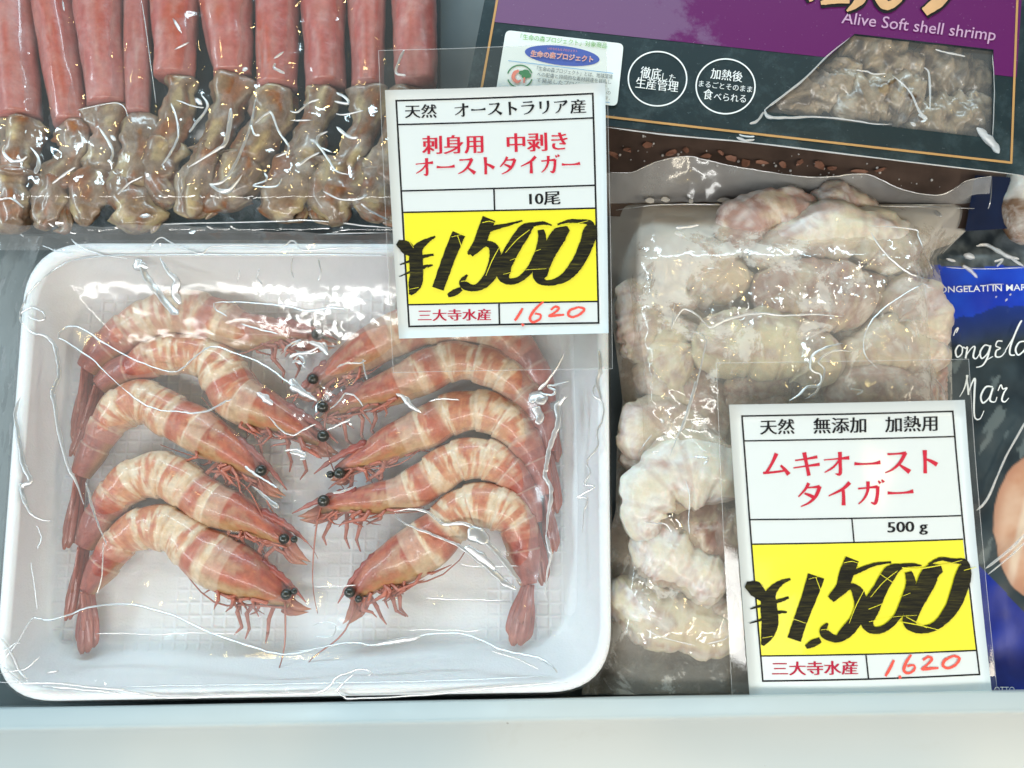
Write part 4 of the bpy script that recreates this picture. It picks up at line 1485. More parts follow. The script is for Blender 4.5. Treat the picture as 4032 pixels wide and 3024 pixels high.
crease(wm, ed, 4.5, lambda x, y: BZ + 0.0002, (1, 0, 0), 1, 1.0)
wm.build('window_film', [M['winfilm'], M['crease2']], box)

# ------------------------------------------------------------------ brown carton under it and scraps on its lid
M['brown'] = plain('brown_printed_card', (0.085, 0.056, 0.044), 0.45, coat=0.1, var=0.85, scale=85)
mb = MB()
LQ = [(2060, 380), (3990, 560), (3920, 905), (2080, 840)]
LZ = 0.014
t4 = [mb.vert(V(x, y, LZ)) for x, y in LQ]
b4 = [mb.vert(V(x, y - 8, LZ - 0.012)) for x, y in LQ]
mb.face(t4)
for i in range(4):
    j = (i + 1) % 4
    mb.face((t4[i], b4[i], b4[j], t4[j]))
lower = mb.build('lower_carton', M['brown'], None, False)
tag(lower, 'dark brown carton lying underneath the teal carton', 'box')
M['scrap'] = plain('orange_scrap', (0.27, 0.125, 0.08), 0.6, var=0.4, scale=200)
M['frostbit'] = plain('frost_crumb', (0.55, 0.53, 0.50), 0.5, var=0.2, scale=200)
low = Flat(LZ)
SC = [(2470, 590, 34, 16, 0.1), (2550, 572, 40, 20, 0.2), (2645, 600, 46, 18, -0.3), (2700, 590, 24, 22, 0.5), (2880, 626, 40, 22, 0.15), (2935, 640, 30, 30, 0.5), (3000, 640, 46, 20, 0.1), (3085, 650, 28, 26, 0.8), (3150, 640, 36, 16, -0.5), (3228, 648, 42, 30, 0.9),
      (3280, 664, 34, 14, 0.1), (3380, 674, 80, 16, 0.05), (3470, 668, 44, 14, -0.3), (2420, 610, 40, 20, 0.4), (2780, 612, 34, 16, 0.0), (2840, 602, 26, 12, 0.6)]
for k, (x, y, a, b, r) in enumerate(SC):
    mb = MB()
    P = []
    a, b = a * 1.5, b * 1.35
    for q in range(7):
        an = 2 * math.pi * q / 7
        rr = random.uniform(0.5, 1.0)
        ux, uy = a * 0.5 * rr * math.cos(an), b * 0.55 * rr * math.sin(an)
        P.append((x + ux * math.cos(r) - uy * math.sin(r), y + ux * math.sin(r) + uy * math.cos(r)))
    lo = [mb.vert(low(px, py, 0.0001)) for px, py in P]
    hi = [mb.vert(low(px, py, 0.0014 + random.uniform(0, 0.0012))) for px, py in P]
    mb.ring_skin([lo, hi], 0)
    o = mb.build('scrap', M['scrap'], None, False)
    tag(o, 'small dull orange scrap lying on the brown carton', 'scrap', 'orange scraps on the brown carton')
mb = MB()
for k in range(60):
    x, y = random.uniform(2400, 3700), 0
    y = 560 + (x - 2400) * 0.11 + random.gauss(20, 32)
    ball(mb, low(x, y, 0.0003), random.choice((0.00018, 0.0003, 0.0003, 0.00055)), 0, 7, 5)
o = mb.build('frost_crumbs', M['frostbit'])
tag(o, 'white crumbs of frost scattered over the brown carton', 'frost', kind='stuff')

# ------------------------------------------------------------------ bag of peeled frozen shrimp
def fz(px, py):
    # the bag's skin, domed over the shrimp
    u = (px - 2370) / (3800 - 2370)
    v = (py - 800) / (2720 - 800)
    e = max(0.0, min(1.0, min(u, 1 - u) * 7)) * max(0.0, min(1.0, min(v * 9, (1 - v) * 7 + 0.15)))
    hi = 0.0165 + 0.0105 * smooth(1900, 1500, py) + 0.0015 * smooth(2300, 2500, py)      # slack over the upper shrimp, drawn tight lower down
    hi -= 0.0075 * smooth(2830, 2960, px) * smooth(2050, 2350, py)
    return 0.0115 + hi * max(0, e) ** 0.4 + 0.0014 * fbm(px / 130.0, py / 130.0, 8.0) * e


LEFT = [(640, 2385), (680, 2395), (812, 2400), (1226, 2404), (1480, 2440), (1580, 2452), (1700, 2430), (1940, 2425), (2010, 2425), (2190, 2372), (2320, 2352), (2450, 2335), (2600, 2305), (2735, 2290)]
RIGHT = [(640, 3905), (690, 3905), (827, 3888), (1015, 3694), (1210, 3752), (1385, 3764), (1700, 3768), (2200, 3840), (2735, 3900)]


def lin(tab, y):
    if y <= tab[0][0]:
        return tab[0][1]
    for (a, b), (c, d) in zip(tab, tab[1:]):
        if y <= c:
            return b + (d - b) * (y - a) / (c - a)
    return tab[-1][1]


TOPE = [(2400, 680), (2490, 680), (2560, 648), (2640, 624), (2715, 616), (2785, 632), (2890, 655), (2965, 667), (3083, 686), (3200, 698), (3294, 694), (3340, 686), (3412, 686), (3475, 710), (3537, 741), (3615, 760), (3694, 768), (3750, 749), (3811, 710), (3905, 694)]
FL = MB()
rows = []
for j in range(176):
    row = []
    for i in range(121):
        u = i / 120
        yy = 800 + (2735 - 800) * (j / 175)
        x = lin(LEFT, yy) + (lin(RIGHT, yy) - lin(LEFT, yy)) * u
        zz = fz(x, yy)
        e = min(1.0, min(u, 1 - u) * 12)
        zz = 0.0100 + (zz - 0.0100) * e
        cr = 0.0
        for (ax, ay, bx, by, ww) in ((2960, 1215, 3440, 1110, 85), (3190, 1360, 3160, 1520, 60), (2800, 1240, 3000, 1235, 35), (3480, 890, 3620, 1090, 45), (2650, 1880, 2760, 1950, 70), (2520, 2080, 2650, 2060, 60)):
            tt = max(0.0, min(1.0, ((x - ax) * (bx - ax) + (yy - ay) * (by - ay)) / ((bx - ax) ** 2 + (by - ay) ** 2)))
            dd = math.hypot(x - ax - (bx - ax) * tt, yy - ay - (by - ay) * tt)
            cr = max(cr, math.exp(-(dd / ww) ** 2))
        cr = cr * smooth(-0.45, 0.0, fbm(x / 50.0, yy / 50.0, 4.0)) + 0.22 * smooth(0.2, 0.45, fbm(x / 90.0, yy / 90.0, 14.0))
        fr = 0.55 * math.exp(-((x - 2560) / 260.0) ** 2 - ((yy - 960) / 260.0) ** 2) + 0.45 * smooth(930, 800, yy) + 0.12 * smooth(1500, 1100, yy) + 0.02 * smooth(2430, 2620, yy) + 0.30 * smooth(3560, 3700, x) + 0.25 * smooth(2560, 2400, x)
        row.append(FL.vert(V(x, yy, zz), (cr, fr, 0)))
    rows.append(row)
FL.ring_skin(rows, 0, False, False, False)
# sealed flap above the seam, standing up in a wave
rows = []
for j in range(12):
    row = []
    for i in range(121):
        u = i / 120
        xs = lin(LEFT, 800) + (lin(RIGHT, 800) - lin(LEFT, 800)) * u
        xt = 2385 + (3905 - 2385) * u
        yt = lin(TOPE, xt)
        v = j / 11
        x, y = xs + (xt - xs) * v, 806 + (yt - 806) * v
        z = 0.0135 + 0.011 * v + 0.0022 * v * math.sin(u * 17) + 0.0006 * N3(x / 50.0, y / 50.0)
        row.append(FL.vert(V(x, y, z), (0.0, 0.3, 0)))
    rows.append(row)
FL.ring_skin(rows, 1, False, False, False)
Z4 = (0.783, 2300, 600)
Z5 = (0.7837, 2300, 1500)
fcz = lambda x, y: 0.0115 + (0.0412 - 0.0115) * smooth(0, 110, min(x - lin(LEFT, y), lin(RIGHT, y) - x, y - 790))
FC = [
    ([(130, 100), (240, 100), (330, 60), (430, 30), (530, 20), (620, 40), (750, 70), (850, 85), (1000, 110), (1150, 125), (1270, 120), (1330, 110), (1420, 110), (1500, 140), (1580, 180), (1680, 205), (1780, 215), (1850, 190), (1930, 140), (2050, 120)], 3, Z4, 'top'),
    ([(2050, 120), (2030, 290), (1900, 410), (1780, 530)], 3, Z4, 'top'),
    ([(160, 290), (400, 262), (700, 262), (850, 250), (1050, 258), (1200, 275), (1350, 270), (1700, 272), (2030, 285)], 4, Z4, 'top'),
    ([(560, 1060 - 160), (610, 940), (600, 1020), (575, 1130), (545, 1240), (510, 1350), (490, 1400)], 7, Z4, ''),
    ([(600, 850), (640, 880), (700, 850), (800, 820), (900, 810), (1000, 820), (1150, 815), (1300, 825)], (8, 9, 5), Z4, ''),
    ([(440, 880), (460, 840), (500, 790), (560, 810), (600, 850)], 6, Z4, ''), ([(440, 890), (445, 850), (455, 760)], 4, Z4, ''),
    ([(1440, 400), (1500, 490), (1570, 560), (1640, 610), (1730, 640)], (4, 8, 4), Z4, ''), ([(1430, 370), (1560, 375), (1670, 390), (1680, 420), (1720, 520), (1750, 600), (1730, 640), (1600, 720), (1500, 790), (1430, 870), (1405, 960), (1420, 1030), (1480, 1090)], 4, Z4, ''),
    ([(460, 380), (530, 375), (580, 365)], 9, Z4, ''), ([(1750, 290), (1800, 320)], 12, Z4, ''), ([(620, 585), (660, 580)], 7, Z4, ''), ([(650, 520), (690, 525)], 5, Z4, ''),
    ([(1300, 960), (1220, 980), (1150, 1020), (1140, 1090), (1190, 1120), (1180, 1170), (1120, 1180), (1080, 1220), (1030, 1250)], 8, Z4, ''), ([(1340, 1000), (1250, 1000), (1180, 1050), (1210, 1100), (1170, 1200), (1110, 1240)], 6, Z4, ''),
    ([(1340, 1190), (1400, 1200), (1370, 1220)], 6, Z4, ''), ([(1760, 1130), (1800, 1180), (1825, 1240)], 3, Z4, ''),
    ([(560, 0), (530, 110), (490, 230), (460, 300), (430, 380)], (6, 6, 3), Z5, ''), ([(380, 190), (395, 200), (390, 210)], 9, Z5, ''), ([(270, 370), (300, 320), (340, 270)], 4, Z5, ''), ([(510, 500), (530, 580), (525, 700), (530, 770)], 3, Z5, ''),
    ([(550, 380), (620, 390), (600, 420)], 9, Z5, ''), ([(300, 710), (360, 715), (410, 720), (440, 760)], 5, Z5, ''), ([(340, 360), (380, 350)], 6, Z5, ''), ([(60, 1210), (80, 1140), (120, 1090)], 5, Z5, ''),
    ([(620, 1320), (700, 1300), (720, 1280)], 5, Z5, ''), ([(310, 1250), (400, 1290), (560, 1330)], 3, Z5, ''),
]
for pts, w, sc, wh in FC:
    crease(FL, pts, w, (lambda x, y: 0.0262 if y < 815 else fcz(x, y)) if wh else fcz, sc, 2, 1.5)
M['flap'] = film('bag_flap', white=0.16, gloss=0.05, rough=0.15, wrinkle=0.2, scale=60, frost=(40, 0.3, 0.8, 0.34))
bag = FL.build('frozen_shrimp_bag', [M['bagfilm'], M['flap'], M['crease']])
tag(bag, 'frosty clear bag of peeled shrimp with wavy open top', 'bag')
for k, (x, y, w) in enumerate(((2560, 790, 40), (2620, 786, 34), (2850, 788, 62), (3128, 787, 62), (2720, 792, 20))):
    mb = MB()
    P = [(x + w * 0.5 * math.cos(q) * random.uniform(0.75, 1.1), y + 11 * math.sin(q) * random.uniform(0.7, 1.1)) for q in [2 * math.pi * i / 9 for i in range(9)]]
    mb.ring_skin([[mb.vert(V(px, py, 0.017)) for px, py in P], [mb.vert(V(px, py, 0.0195)) for px, py in P]], 0)
    o = mb.build('ice_flake', M['frostbit'], None, False)
    tag(o, 'white flake of ice caught at the bag seam', 'ice flake', 'ice flakes along the bag seam')

PW = (0.58, 0.48, 0.385)
PC_ = (0.68, 0.60, 0.44)
PP = (0.41, 0.255, 0.215)
PBR = (0.36, 0.26, 0.20)


def peeled(k, sp, base, zc, fr, label, sc, grow=1.5):
    s, ox, oy = sc
    sp = [(ox + s * x, oy + s * y, s * h * grow) for x, y, h in sp]
    # keep them inside the bag's sides
    sh_l = max(max(0.0, lin(LEFT, y) + 8 - (x - h)) for x, y, h in sp)
    sh_r = max(max(0.0, (x + h) - (lin(RIGHT, y) - 10)) for x, y, h in sp)
    sp = [(x + sh_l - sh_r, y, h) for x, y, h in sp]

    def cf(u, a):
        nz = fbm(u * 4 + k * 3.1, math.cos(a) * 1.6, math.sin(a) * 1.6)
        nf = fbm(u * 13 + k, math.cos(a) * 5, math.sin(a) * 5)
        c = mix(base, PP, smooth(-0.02, 0.34, nz + 0.3 * nf) * 0.85)
        c = mix(c, PC_, smooth(0.05, 0.45, -nz) * 0.6)
        c = mix(c, (0.76, 0.77, 0.75), smooth(0.05, 0.5, 0.5 * nf + 0.8 * nz) * fr * 0.9)
        ring = 0.5 + 0.5 * math.cos(u * 2 * math.pi * 5.5)
        return mix(c, PP, 0.28 * smooth(0.86, 1.0, ring))
    mb = MB()
    lump(mb, sp, zc, k + 120, cf, K=36, flat=0.8, amp=0.20, maxh=0.0125, freq=3.5, wav=0.3, rib=0.07, n=16)
    o = mb.build('peeled_shrimp', M['peeled'])
    tag(o, label, 'shrimp', 'peeled shrimp frozen in the bag')


PS = [
    ([(700, 500, 60), (790, 370, 95), (930, 320, 100), (1060, 340, 95), (1130, 430, 60)], PP, .0245, .5, 'pinkish frozen shrimp at the top of the bag under the seam', Z4),
    ([(860, 560, 60), (1000, 460, 105), (1200, 400, 115), (1400, 410, 115), (1530, 480, 100), (1590, 600, 70)], (0.68, 0.61, 0.49), .0250, .55, 'large creamy shrimp arched across the upper right of the bag', Z4),
    ([(280, 560, 70), (420, 520, 110), (570, 560, 120), (690, 640, 110), (760, 740, 70)], PW, .0225, .9, 'grey frosted shrimp in the upper left of the bag', Z4),
    ([(240, 640, 50), (270, 800, 80), (310, 950, 80), (330, 1060, 50)], PW, .0205, .5, 'pale shrimp upright along the left edge of the bag', Z4),
    ([(570, 880, 70), (690, 950, 120), (850, 960, 120), (1010, 980, 115), (1150, 1060, 110), (1200, 1180, 70)], (0.74, 0.68, 0.50), .0262, .5, 'bright cream shrimp bent over the middle of the bag', Z4),
    ([(470, 850, 50), (420, 960, 85), (450, 1060, 90), (540, 1100, 60)], PC_, .0215, .3, 'yellowish stub of shrimp left of the cream one', Z4),
    ([(850, 740, 60), (1020, 690, 120), (1180, 700, 130), (1320, 750, 120), (1430, 820, 70)], PP, .0255, .45, 'pink shrimp under the field of sharp crinkles', Z4),
    ([(1560, 680, 60), (1690, 780, 110), (1730, 900, 110), (1650, 1010, 70)], PW, .0235, .4, 'round beige shrimp at the right edge of the bag', Z4),
    ([(1290, 1060, 60), (1420, 1000, 95), (1580, 985, 100), (1730, 1030, 85), (1790, 1100, 50)], PW, .0240, .6, 'pale shrimp above the second price card', Z4),
    ([(430, 1180, 60), (540, 1220, 95), (600, 1340, 95), (580, 1460, 60)], PBR, .0180, .1, 'brown shrimp lying deep in the left of the bag', Z4),
    ([(720, 1160, 60), (850, 1200, 100), (900, 1310, 90)], PBR, .0170, .1, 'dull brown shrimp deep behind the price card sleeve', Z4),
    ([(1250, 1230, 60), (1420, 1190, 90), (1600, 1180, 95), (1790, 1220, 70)], PP, .0235, .35, 'pinkish shrimp touching the top of the second price card', Z4),
    ([(230, 400, 50), (270, 260, 80), (370, 190, 90), (480, 240, 80), (510, 330, 50)], PW, .0220, .35, 'smooth beige shrimp halfway down the left edge of the bag', Z5),
    ([(760, 560, 70), (640, 470, 105), (500, 450, 115), (370, 490, 110), (290, 590, 95), (270, 710, 80), (330, 800, 60)], (0.70, 0.66, 0.58), .0262, .95, 'white frosted shrimp curled like a letter C', Z5),
    ([(230, 790, 60), (350, 830, 95), (470, 910, 95), (600, 990, 90), (710, 1040, 60)], (0.66, 0.60, 0.52), .0235, .8, 'knobbly frosted shrimp slanting across the lower bag', Z5),
    ([(130, 990, 50), (200, 1100, 95), (340, 1180, 120), (500, 1220, 115), (660, 1240, 95), (780, 1230, 60)], (0.72, 0.66, 0.51), .0175, .8, 'yellow white shrimp lowest of the frosted ones', Z5),
    ([(470, 640, 60), (560, 720, 110), (680, 790, 110), (790, 830, 80)], (0.30, 0.17, 0.13), .0190, .1, 'dark reddish shrimp inside the curl of the white one', Z5),
]
for k, (sp, base, zc, fr, lab, sc) in enumerate(PS):
    peeled(k, sp, base, zc, fr, lab, sc)
rf = random.Random(11)
for k in range(34):
    v = (k // 4 + rf.uniform(0.1, 0.9)) / 9.0
    yy = 850 + v * 1560
    x0, x1 = lin(LEFT, yy) + 70, lin(RIGHT, yy) - 90
    xx = x0 + (x1 - x0) * ((k % 4) + rf.uniform(0.2, 0.8)) / 4
    a = rf.uniform(0, 6.28)
    R = rf.uniform(90, 130)
    sp = [(xx + R * math.cos(a + q), yy + R * math.sin(a + q), (88, 96, 84, 70, 44)[e]) for e, q in enumerate((0, 0.6, 1.2, 1.9, 2.5))]
    peeled(40 + k, sp, rf.choice((PBR, PW, PP, PBR)), 0.0165 + rf.uniform(0, 0.004), 0.5, 'dull frozen shrimp half buried under the others in the bag', (1, 0, 0), 1.1)
# dim liner: the bag's under side
mb = MB()
rows = []
for j in range(80):
    yy = 805 + (2730 - 805) * j / 79
    row = []
    for i in range(41):
        x = lin(LEFT, yy) + (lin(RIGHT, yy) - lin(LEFT, yy)) * i / 40
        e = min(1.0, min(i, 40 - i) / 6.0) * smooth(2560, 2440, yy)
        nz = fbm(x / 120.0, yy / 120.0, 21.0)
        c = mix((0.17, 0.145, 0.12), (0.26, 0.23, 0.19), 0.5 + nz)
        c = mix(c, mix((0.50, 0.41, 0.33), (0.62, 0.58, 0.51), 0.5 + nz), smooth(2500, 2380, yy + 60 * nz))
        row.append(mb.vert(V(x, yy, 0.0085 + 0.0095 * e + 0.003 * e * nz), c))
    rows.append(row)
mb.ring_skin(rows, 0, False, False, False)
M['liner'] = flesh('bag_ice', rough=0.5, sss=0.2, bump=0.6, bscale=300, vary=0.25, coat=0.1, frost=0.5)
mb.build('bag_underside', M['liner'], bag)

# ------------------------------------------------------------------ blue printed bag on the right
def blue_z(px, py):
    e = smooth(0, 150, min(px - 3560, py - 880))
    return 0.004 + 0.0085 * e + 0.0006 * e * N3(px / 110.0, py / 110.0)


def blue_col(px, py):
    n = fbm(px / 160.0, py / 160.0, 4.0)
    nf = fbm(px / 45.0, py / 45.0, 2.0)
    if py < 1048 + 14 * n:
        return mix((0.045, 0.06, 0.07), (0.16, 0.19, 0.20), 0.4 + nf)
    lo = 1255 - (px - 3760) * 0.16 + 30 * n
    if py < lo:
        return mix((0.008, 0.040, 0.46), (0.012, 0.075, 0.60), 0.5 + n)
    if py > 2250 + (px - 3880) * 1.05 or (py > 2330 and px < 3960):
        return mix((0.005, 0.016, 0.19), (0.007, 0.028, 0.30), 0.5 + n)
    d = ((px - 4095) / 185.0) ** 2 + ((py - 2075) / 285.0) ** 2 + 0.12 * n
    edge = 1 - smooth(0.955, 1.03, d)
    if d < 1.03:
        c = mix((0.56, 0.29, 0.18), (0.68, 0.46, 0.33), 0.5 + 1.1 * n)
        c = mix(c, (0.78, 0.66, 0.52), 0.7 * smooth(0.45, 0.1, abs((px - 4045) / 60.0 + (py - 1990) / 260.0)))
        return mix((0.02, 0.035, 0.042), mix(c, (0.42, 0.19, 0.12), smooth(0.55, 1.0, d) * 0.6), edge)
    # dark slate with lighter diagonal flakes
    sl = mnoise.fractal(Vector(((px + py * 0.55) / 60.0, (py - px * 0.5) / 190.0, 1.0)), 1.0, 2.0, 3)
    c = mix((0.010, 0.020, 0.028), (0.04, 0.06, 0.07), 0.5 + n)
    c = mix(c, (0.11, 0.14, 0.145), smooth(0.42, 0.55, sl))
    if py < lo + 120:
        c = mix((0.010, 0.035, 0.22), c, (py - lo) / 120.0)
    return c


mb = MB()
rows = []
for j in range(330):
    py = 885 + j * 6.2
    rows.append([mb.vert(V(3540 + i * 6.2, py, blue_z(3540 + i * 6.2, py)), blue_col(3540 + i * 6.2, py)) for i in range(112)])
mb.ring_skin(rows, 0, False, False, False)


def bag_mat():
    t = NT('printed_bag_film')
    a = t.n('ShaderNodeVertexColor')
    a.layer_name = 'Col'
    p = t.principled(Base_Color=a.outputs[0], Roughness=0.35, Coat_Weight=0.25, Coat_Roughness=0.1, Normal=t.bump(t.noise(60, 4, 0.5), 0.15, 0.0012))
    return t.done(p)


M['bluebag'] = bag_mat()
bcz = lambda x, y: blue_z(x, y) + 0.002
for pts, w in (([(450, 680), (520, 670), (600, 710), (680, 755), (760, 775)], (8, 14, 10)), ([(360, 740), (440, 770)], 22), ([(350, 820), (400, 850), (460, 910)], (10, 14, 6)), ([(580, 790), (640, 780), (600, 830)], 9), ([(690, 760), (800, 830)], 8), ([(230, 770), (300, 790)], 10),
               ([(380, 975), (420, 970)], 6), ([(520, 960), (650, 955)], 5), ([(660, 1070), (675, 1075)], 12), ([(690, 1030), (705, 1035)], 8), ([(230, 835), (500, 845), (800, 835)], 3), ([(590, 1045), (600, 1050)], 7)):
    crease(mb, pts, w, bcz, (0.5427, 3600, 600), 1, 1.5)
for pts, w in (([(4050, 1640), (3960, 1800), (3890, 1960), (3845, 2010)], 8), ([(4060, 2080), (3980, 2160), (3880, 2240)], 9), ([(4060, 2110), (3990, 2180), (3890, 2262)], 5)):
    crease(mb, pts, w, bcz, (1, 0, 0), 1, 1.0)
bb = mb.build('blue_seafood_bag', [M['bluebag'], M['crease2']])
tag(bb, 'blue and black printed seafood bag with white script lettering', 'bag')
bs = lambda x, y, off=0.0: V(x, y, blue_z(x, y) + off)
ZQ = lambda x, y: (3600 + 0.5427 * x, 600 + 0.5427 * y)
mb = MB()
text(mb, 'CONGELATI IN MARE', bs, ZQ(128, 1020), ZQ(852, 1000), 25, 0.0012, 0, offset=0.006)
text(mb, 'OTTO', bs, (3915, 2728), (3995, 2728), 24, 0.0012, 0, offset=0.004)
mb.build('lettering', M['white'], bb, False)
mb = MB()
SCR = [
    # "Congelato Mar" as far as the picture shows it, one pen stroke after another
    [(285, 1330, 6), (300, 1290, 9), (318, 1275, 10), (305, 1310, 5)],
    [(352, 1420, 6), (325, 1400, 9), (300, 1440, 11), (312, 1485, 10), (345, 1460, 8), (352, 1415, 9), (375, 1425, 6)],
    [(375, 1420, 6), (385, 1415, 10), (372, 1495, 12)], [(372, 1480, 6), (415, 1420, 7), (440, 1412, 10), (428, 1480, 12), (450, 1495, 8), (480, 1450, 5)],
    [(545, 1405, 8), (510, 1400, 9), (478, 1450, 12), (490, 1495, 10), (530, 1460, 8), (552, 1400, 9)], [(555, 1400, 10), (530, 1490, 12), (495, 1545, 9), (450, 1560, 6)],
    [(520, 1510, 5), (570, 1480, 6)],
    [(640, 1370, 7), (605, 1370, 9), (592, 1405, 8), (625, 1420, 7), (595, 1440, 10), (592, 1480, 11), (630, 1480, 8), (665, 1440, 5)],
    [(660, 1440, 6), (720, 1340, 7), (765, 1250, 7), (780, 1220, 8), (755, 1260, 10), (700, 1400, 12), (695, 1465, 10), (730, 1470, 7)],
    [(800, 1370, 8), (760, 1380, 10), (735, 1430, 12), (755, 1470, 10), (800, 1430, 8), (815, 1375, 9), (800, 1450, 11), (830, 1460, 6)],
]
for i, st in enumerate(SCR):
    ribbon(mb, bs, [(*ZQ(x, y), w * 0.62) for x, y, w in st], 0.0013 + i * 2e-5, 0, 7)
ZM = lambda x, y: (3600 + 0.784 * x, 1500 + 0.784 * y)
MAR = [
    [(228, 80, 3), (250, 40, 6), (262, 0, 8), (268, -30, 8)], [(262, -30, 6), (270, 40, 9), (272, 70, 8)], [(272, 60, 5), (290, 10, 7), (305, -10, 9), (302, 60, 9), (300, 130, 8), (305, 185, 7), (330, 190, 5), (350, 150, 3)],
    [(395, 30, 6), (360, 30, 8), (335, 75, 9), (345, 110, 8), (375, 85, 6), (395, 35, 7), (380, 95, 9), (405, 105, 5), (415, 80, 4)],
    [(420, 50, 4), (435, 20, 6), (445, 40, 6), (465, 35, 6), (450, 60, 7), (440, 95, 9), (455, 105, 6), (475, 85, 3)],
]
for i, st in enumerate(MAR):
    ribbon(mb, bs, [(*ZM(x, y), w * 0.85) for x, y, w in st], 0.0014 + i * 2e-5, 0, 7)
mb.build('script_lettering', M['white'], bb)
# things at the right edge: a navy carton end and a brown and white pack
mb = MB()
NQ = [(3840, 690), (3992, 700), (3968, 900), (3800, 910)]
t4 = [mb.vert(V(x, y, 0.017)) for x, y in NQ]
b4 = [mb.vert(V(x, y, 0.001)) for x, y in NQ]
mb.ring_skin([b4, t4], 0)
M['navy'] = plain('navy_print', (0.008, 0.016, 0.05), 0.3, coat=0.3, var=0.6, scale=60)
o = mb.build('navy_carton', M['navy'], None, False)
tag(o, 'small dark navy carton end above the blue bag', 'box')


def bw(u, a):
    nz = fbm(u * 4, math.cos(a), math.sin(a))
    return mix((0.68, 0.64, 0.58), (0.20, 0.11, 0.06), smooth(0.32, 0.55, u + 0.5 * nz))


mb = MB()
lump(mb, [(4035, 640, 40), (4030, 720, 60), (4015, 800, 72), (4020, 880, 70), (4040, 960, 40)], 0.016, 200, bw, K=24, flat=0.7, amp=0.12, maxh=0.012)
o = mb.build('seafood_pack', M['peeled'])
tag(o, 'white and brown pack cut off by the right edge of the picture', 'pack')

# ------------------------------------------------------------------ price cards
Z2 = (0.6631, 1500, 300)


def mapz(z, x, y):
    return (z[1] + z[0] * x, z[2] + z[0] * y)


INK = [
    # the price, brushed with a chisel marker: photo pixels of the first card
    [(490, 650, 40), (555, 690, 95), (600, 745, 40)], [(760, 608, 14), (700, 640, 36), (640, 690, 70), (622, 760, 98), (625, 880, 96), (612, 960, 92), (580, 1028, 22)],
    [(508, 812, 8), (590, 782, 20), (680, 752, 24), (748, 738, 16)], [(500, 898, 6), (590, 860, 18), (680, 828, 26), (742, 814, 12)],
    [(930, 588, 98), (870, 730, 92), (815, 880, 88), (778, 985, 84)],
    [(850, 1034, 26), (900, 1012, 48), (948, 985, 30)],
    [(1148, 478, 98), (1110, 570, 92), (1075, 660, 86), (1010, 735, 50)], [(1085, 585, 24), (1180, 548, 36), (1290, 520, 22), (1388, 494, 12)],
    [(995, 735, 20), (1060, 690, 50), (1130, 660, 42), (1180, 690, 70), (1192, 770, 88), (1165, 870, 90), (1110, 945, 72), (1040, 980, 48), (975, 962, 60), (955, 930, 42), (992, 885, 14)],
    [(1600, 528, 8), (1540, 512, 26), (1470, 522, 34), (1410, 560, 92), (1340, 660, 104), (1270, 790, 104), (1250, 880, 100), (1285, 930, 52), (1360, 920, 44), (1440, 850, 52), (1505, 730, 62), (1530, 630, 60), (1520, 560, 44)],
    [(1640, 522, 10), (1720, 498, 26), (1800, 500, 30), (1870, 512, 44), (1872, 580, 104), (1850, 660, 98), (1790, 790, 92), (1710, 890, 72), (1620, 936, 46), (1540, 938, 46), (1515, 890, 104), (1545, 790, 106), (1600, 680, 112), (1660, 590, 108), (1720, 550, 40)],
]
SCRATCH = [[(1440, 560, 5), (1350, 630, 6), (1265, 725, 4)], [(1225, 680, 4), (1170, 780, 7), (1125, 890, 4)], [(1470, 540, 10), (1560, 548, 12), (1660, 535, 9), (1780, 515, 6), (1860, 495, 4)], [(920, 600, 5), (948, 680, 6)], [(875, 612, 3), (960, 590, 4)],
           [(1100, 508, 5), (1150, 498, 6), (1195, 512, 3)], [(575, 988, 3), (640, 975, 5)], [(560, 625, 5), (605, 690, 3)], [(945, 932, 4), (1000, 925, 3)], [(1250, 880, 2), (1400, 850, 3), (1560, 840, 2)], [(1300, 780, 2), (1520, 700, 2)], [(690, 838, 4), (705, 828, 3)]]


def stroke_font(mb, surf, glyphs, box, off, w=0.16):
    """bold brush-cut katakana: glyphs is text; box = baseline start, baseline end, height px"""
    (x0, y0), (x1, y1), h = box
    n = len(glyphs)
    L = math.hypot(x1 - x0, y1 - y0)
    dx, dy = (x1 - x0) / L, (y1 - y0) / L
    pitch = L / n
    em = h
    cnt = 0
    for gi, ch in enumerate(glyphs):
        for st in KATA.get(ch, []):
            pts = []
            for (u, v, ww) in st:           # u right, v up in 0..1 box
                ax = gi * pitch + (u * 0.94 + 0.03) * pitch
                px = x0 + dx * ax + dy * v * em
                py = y0 + dy * ax - dx * v * em
                pts.append((px, py, ww * em * w))
            ribbon(mb, surf, pts, off + cnt * 4e-6, 0, 6)
            cnt += 1


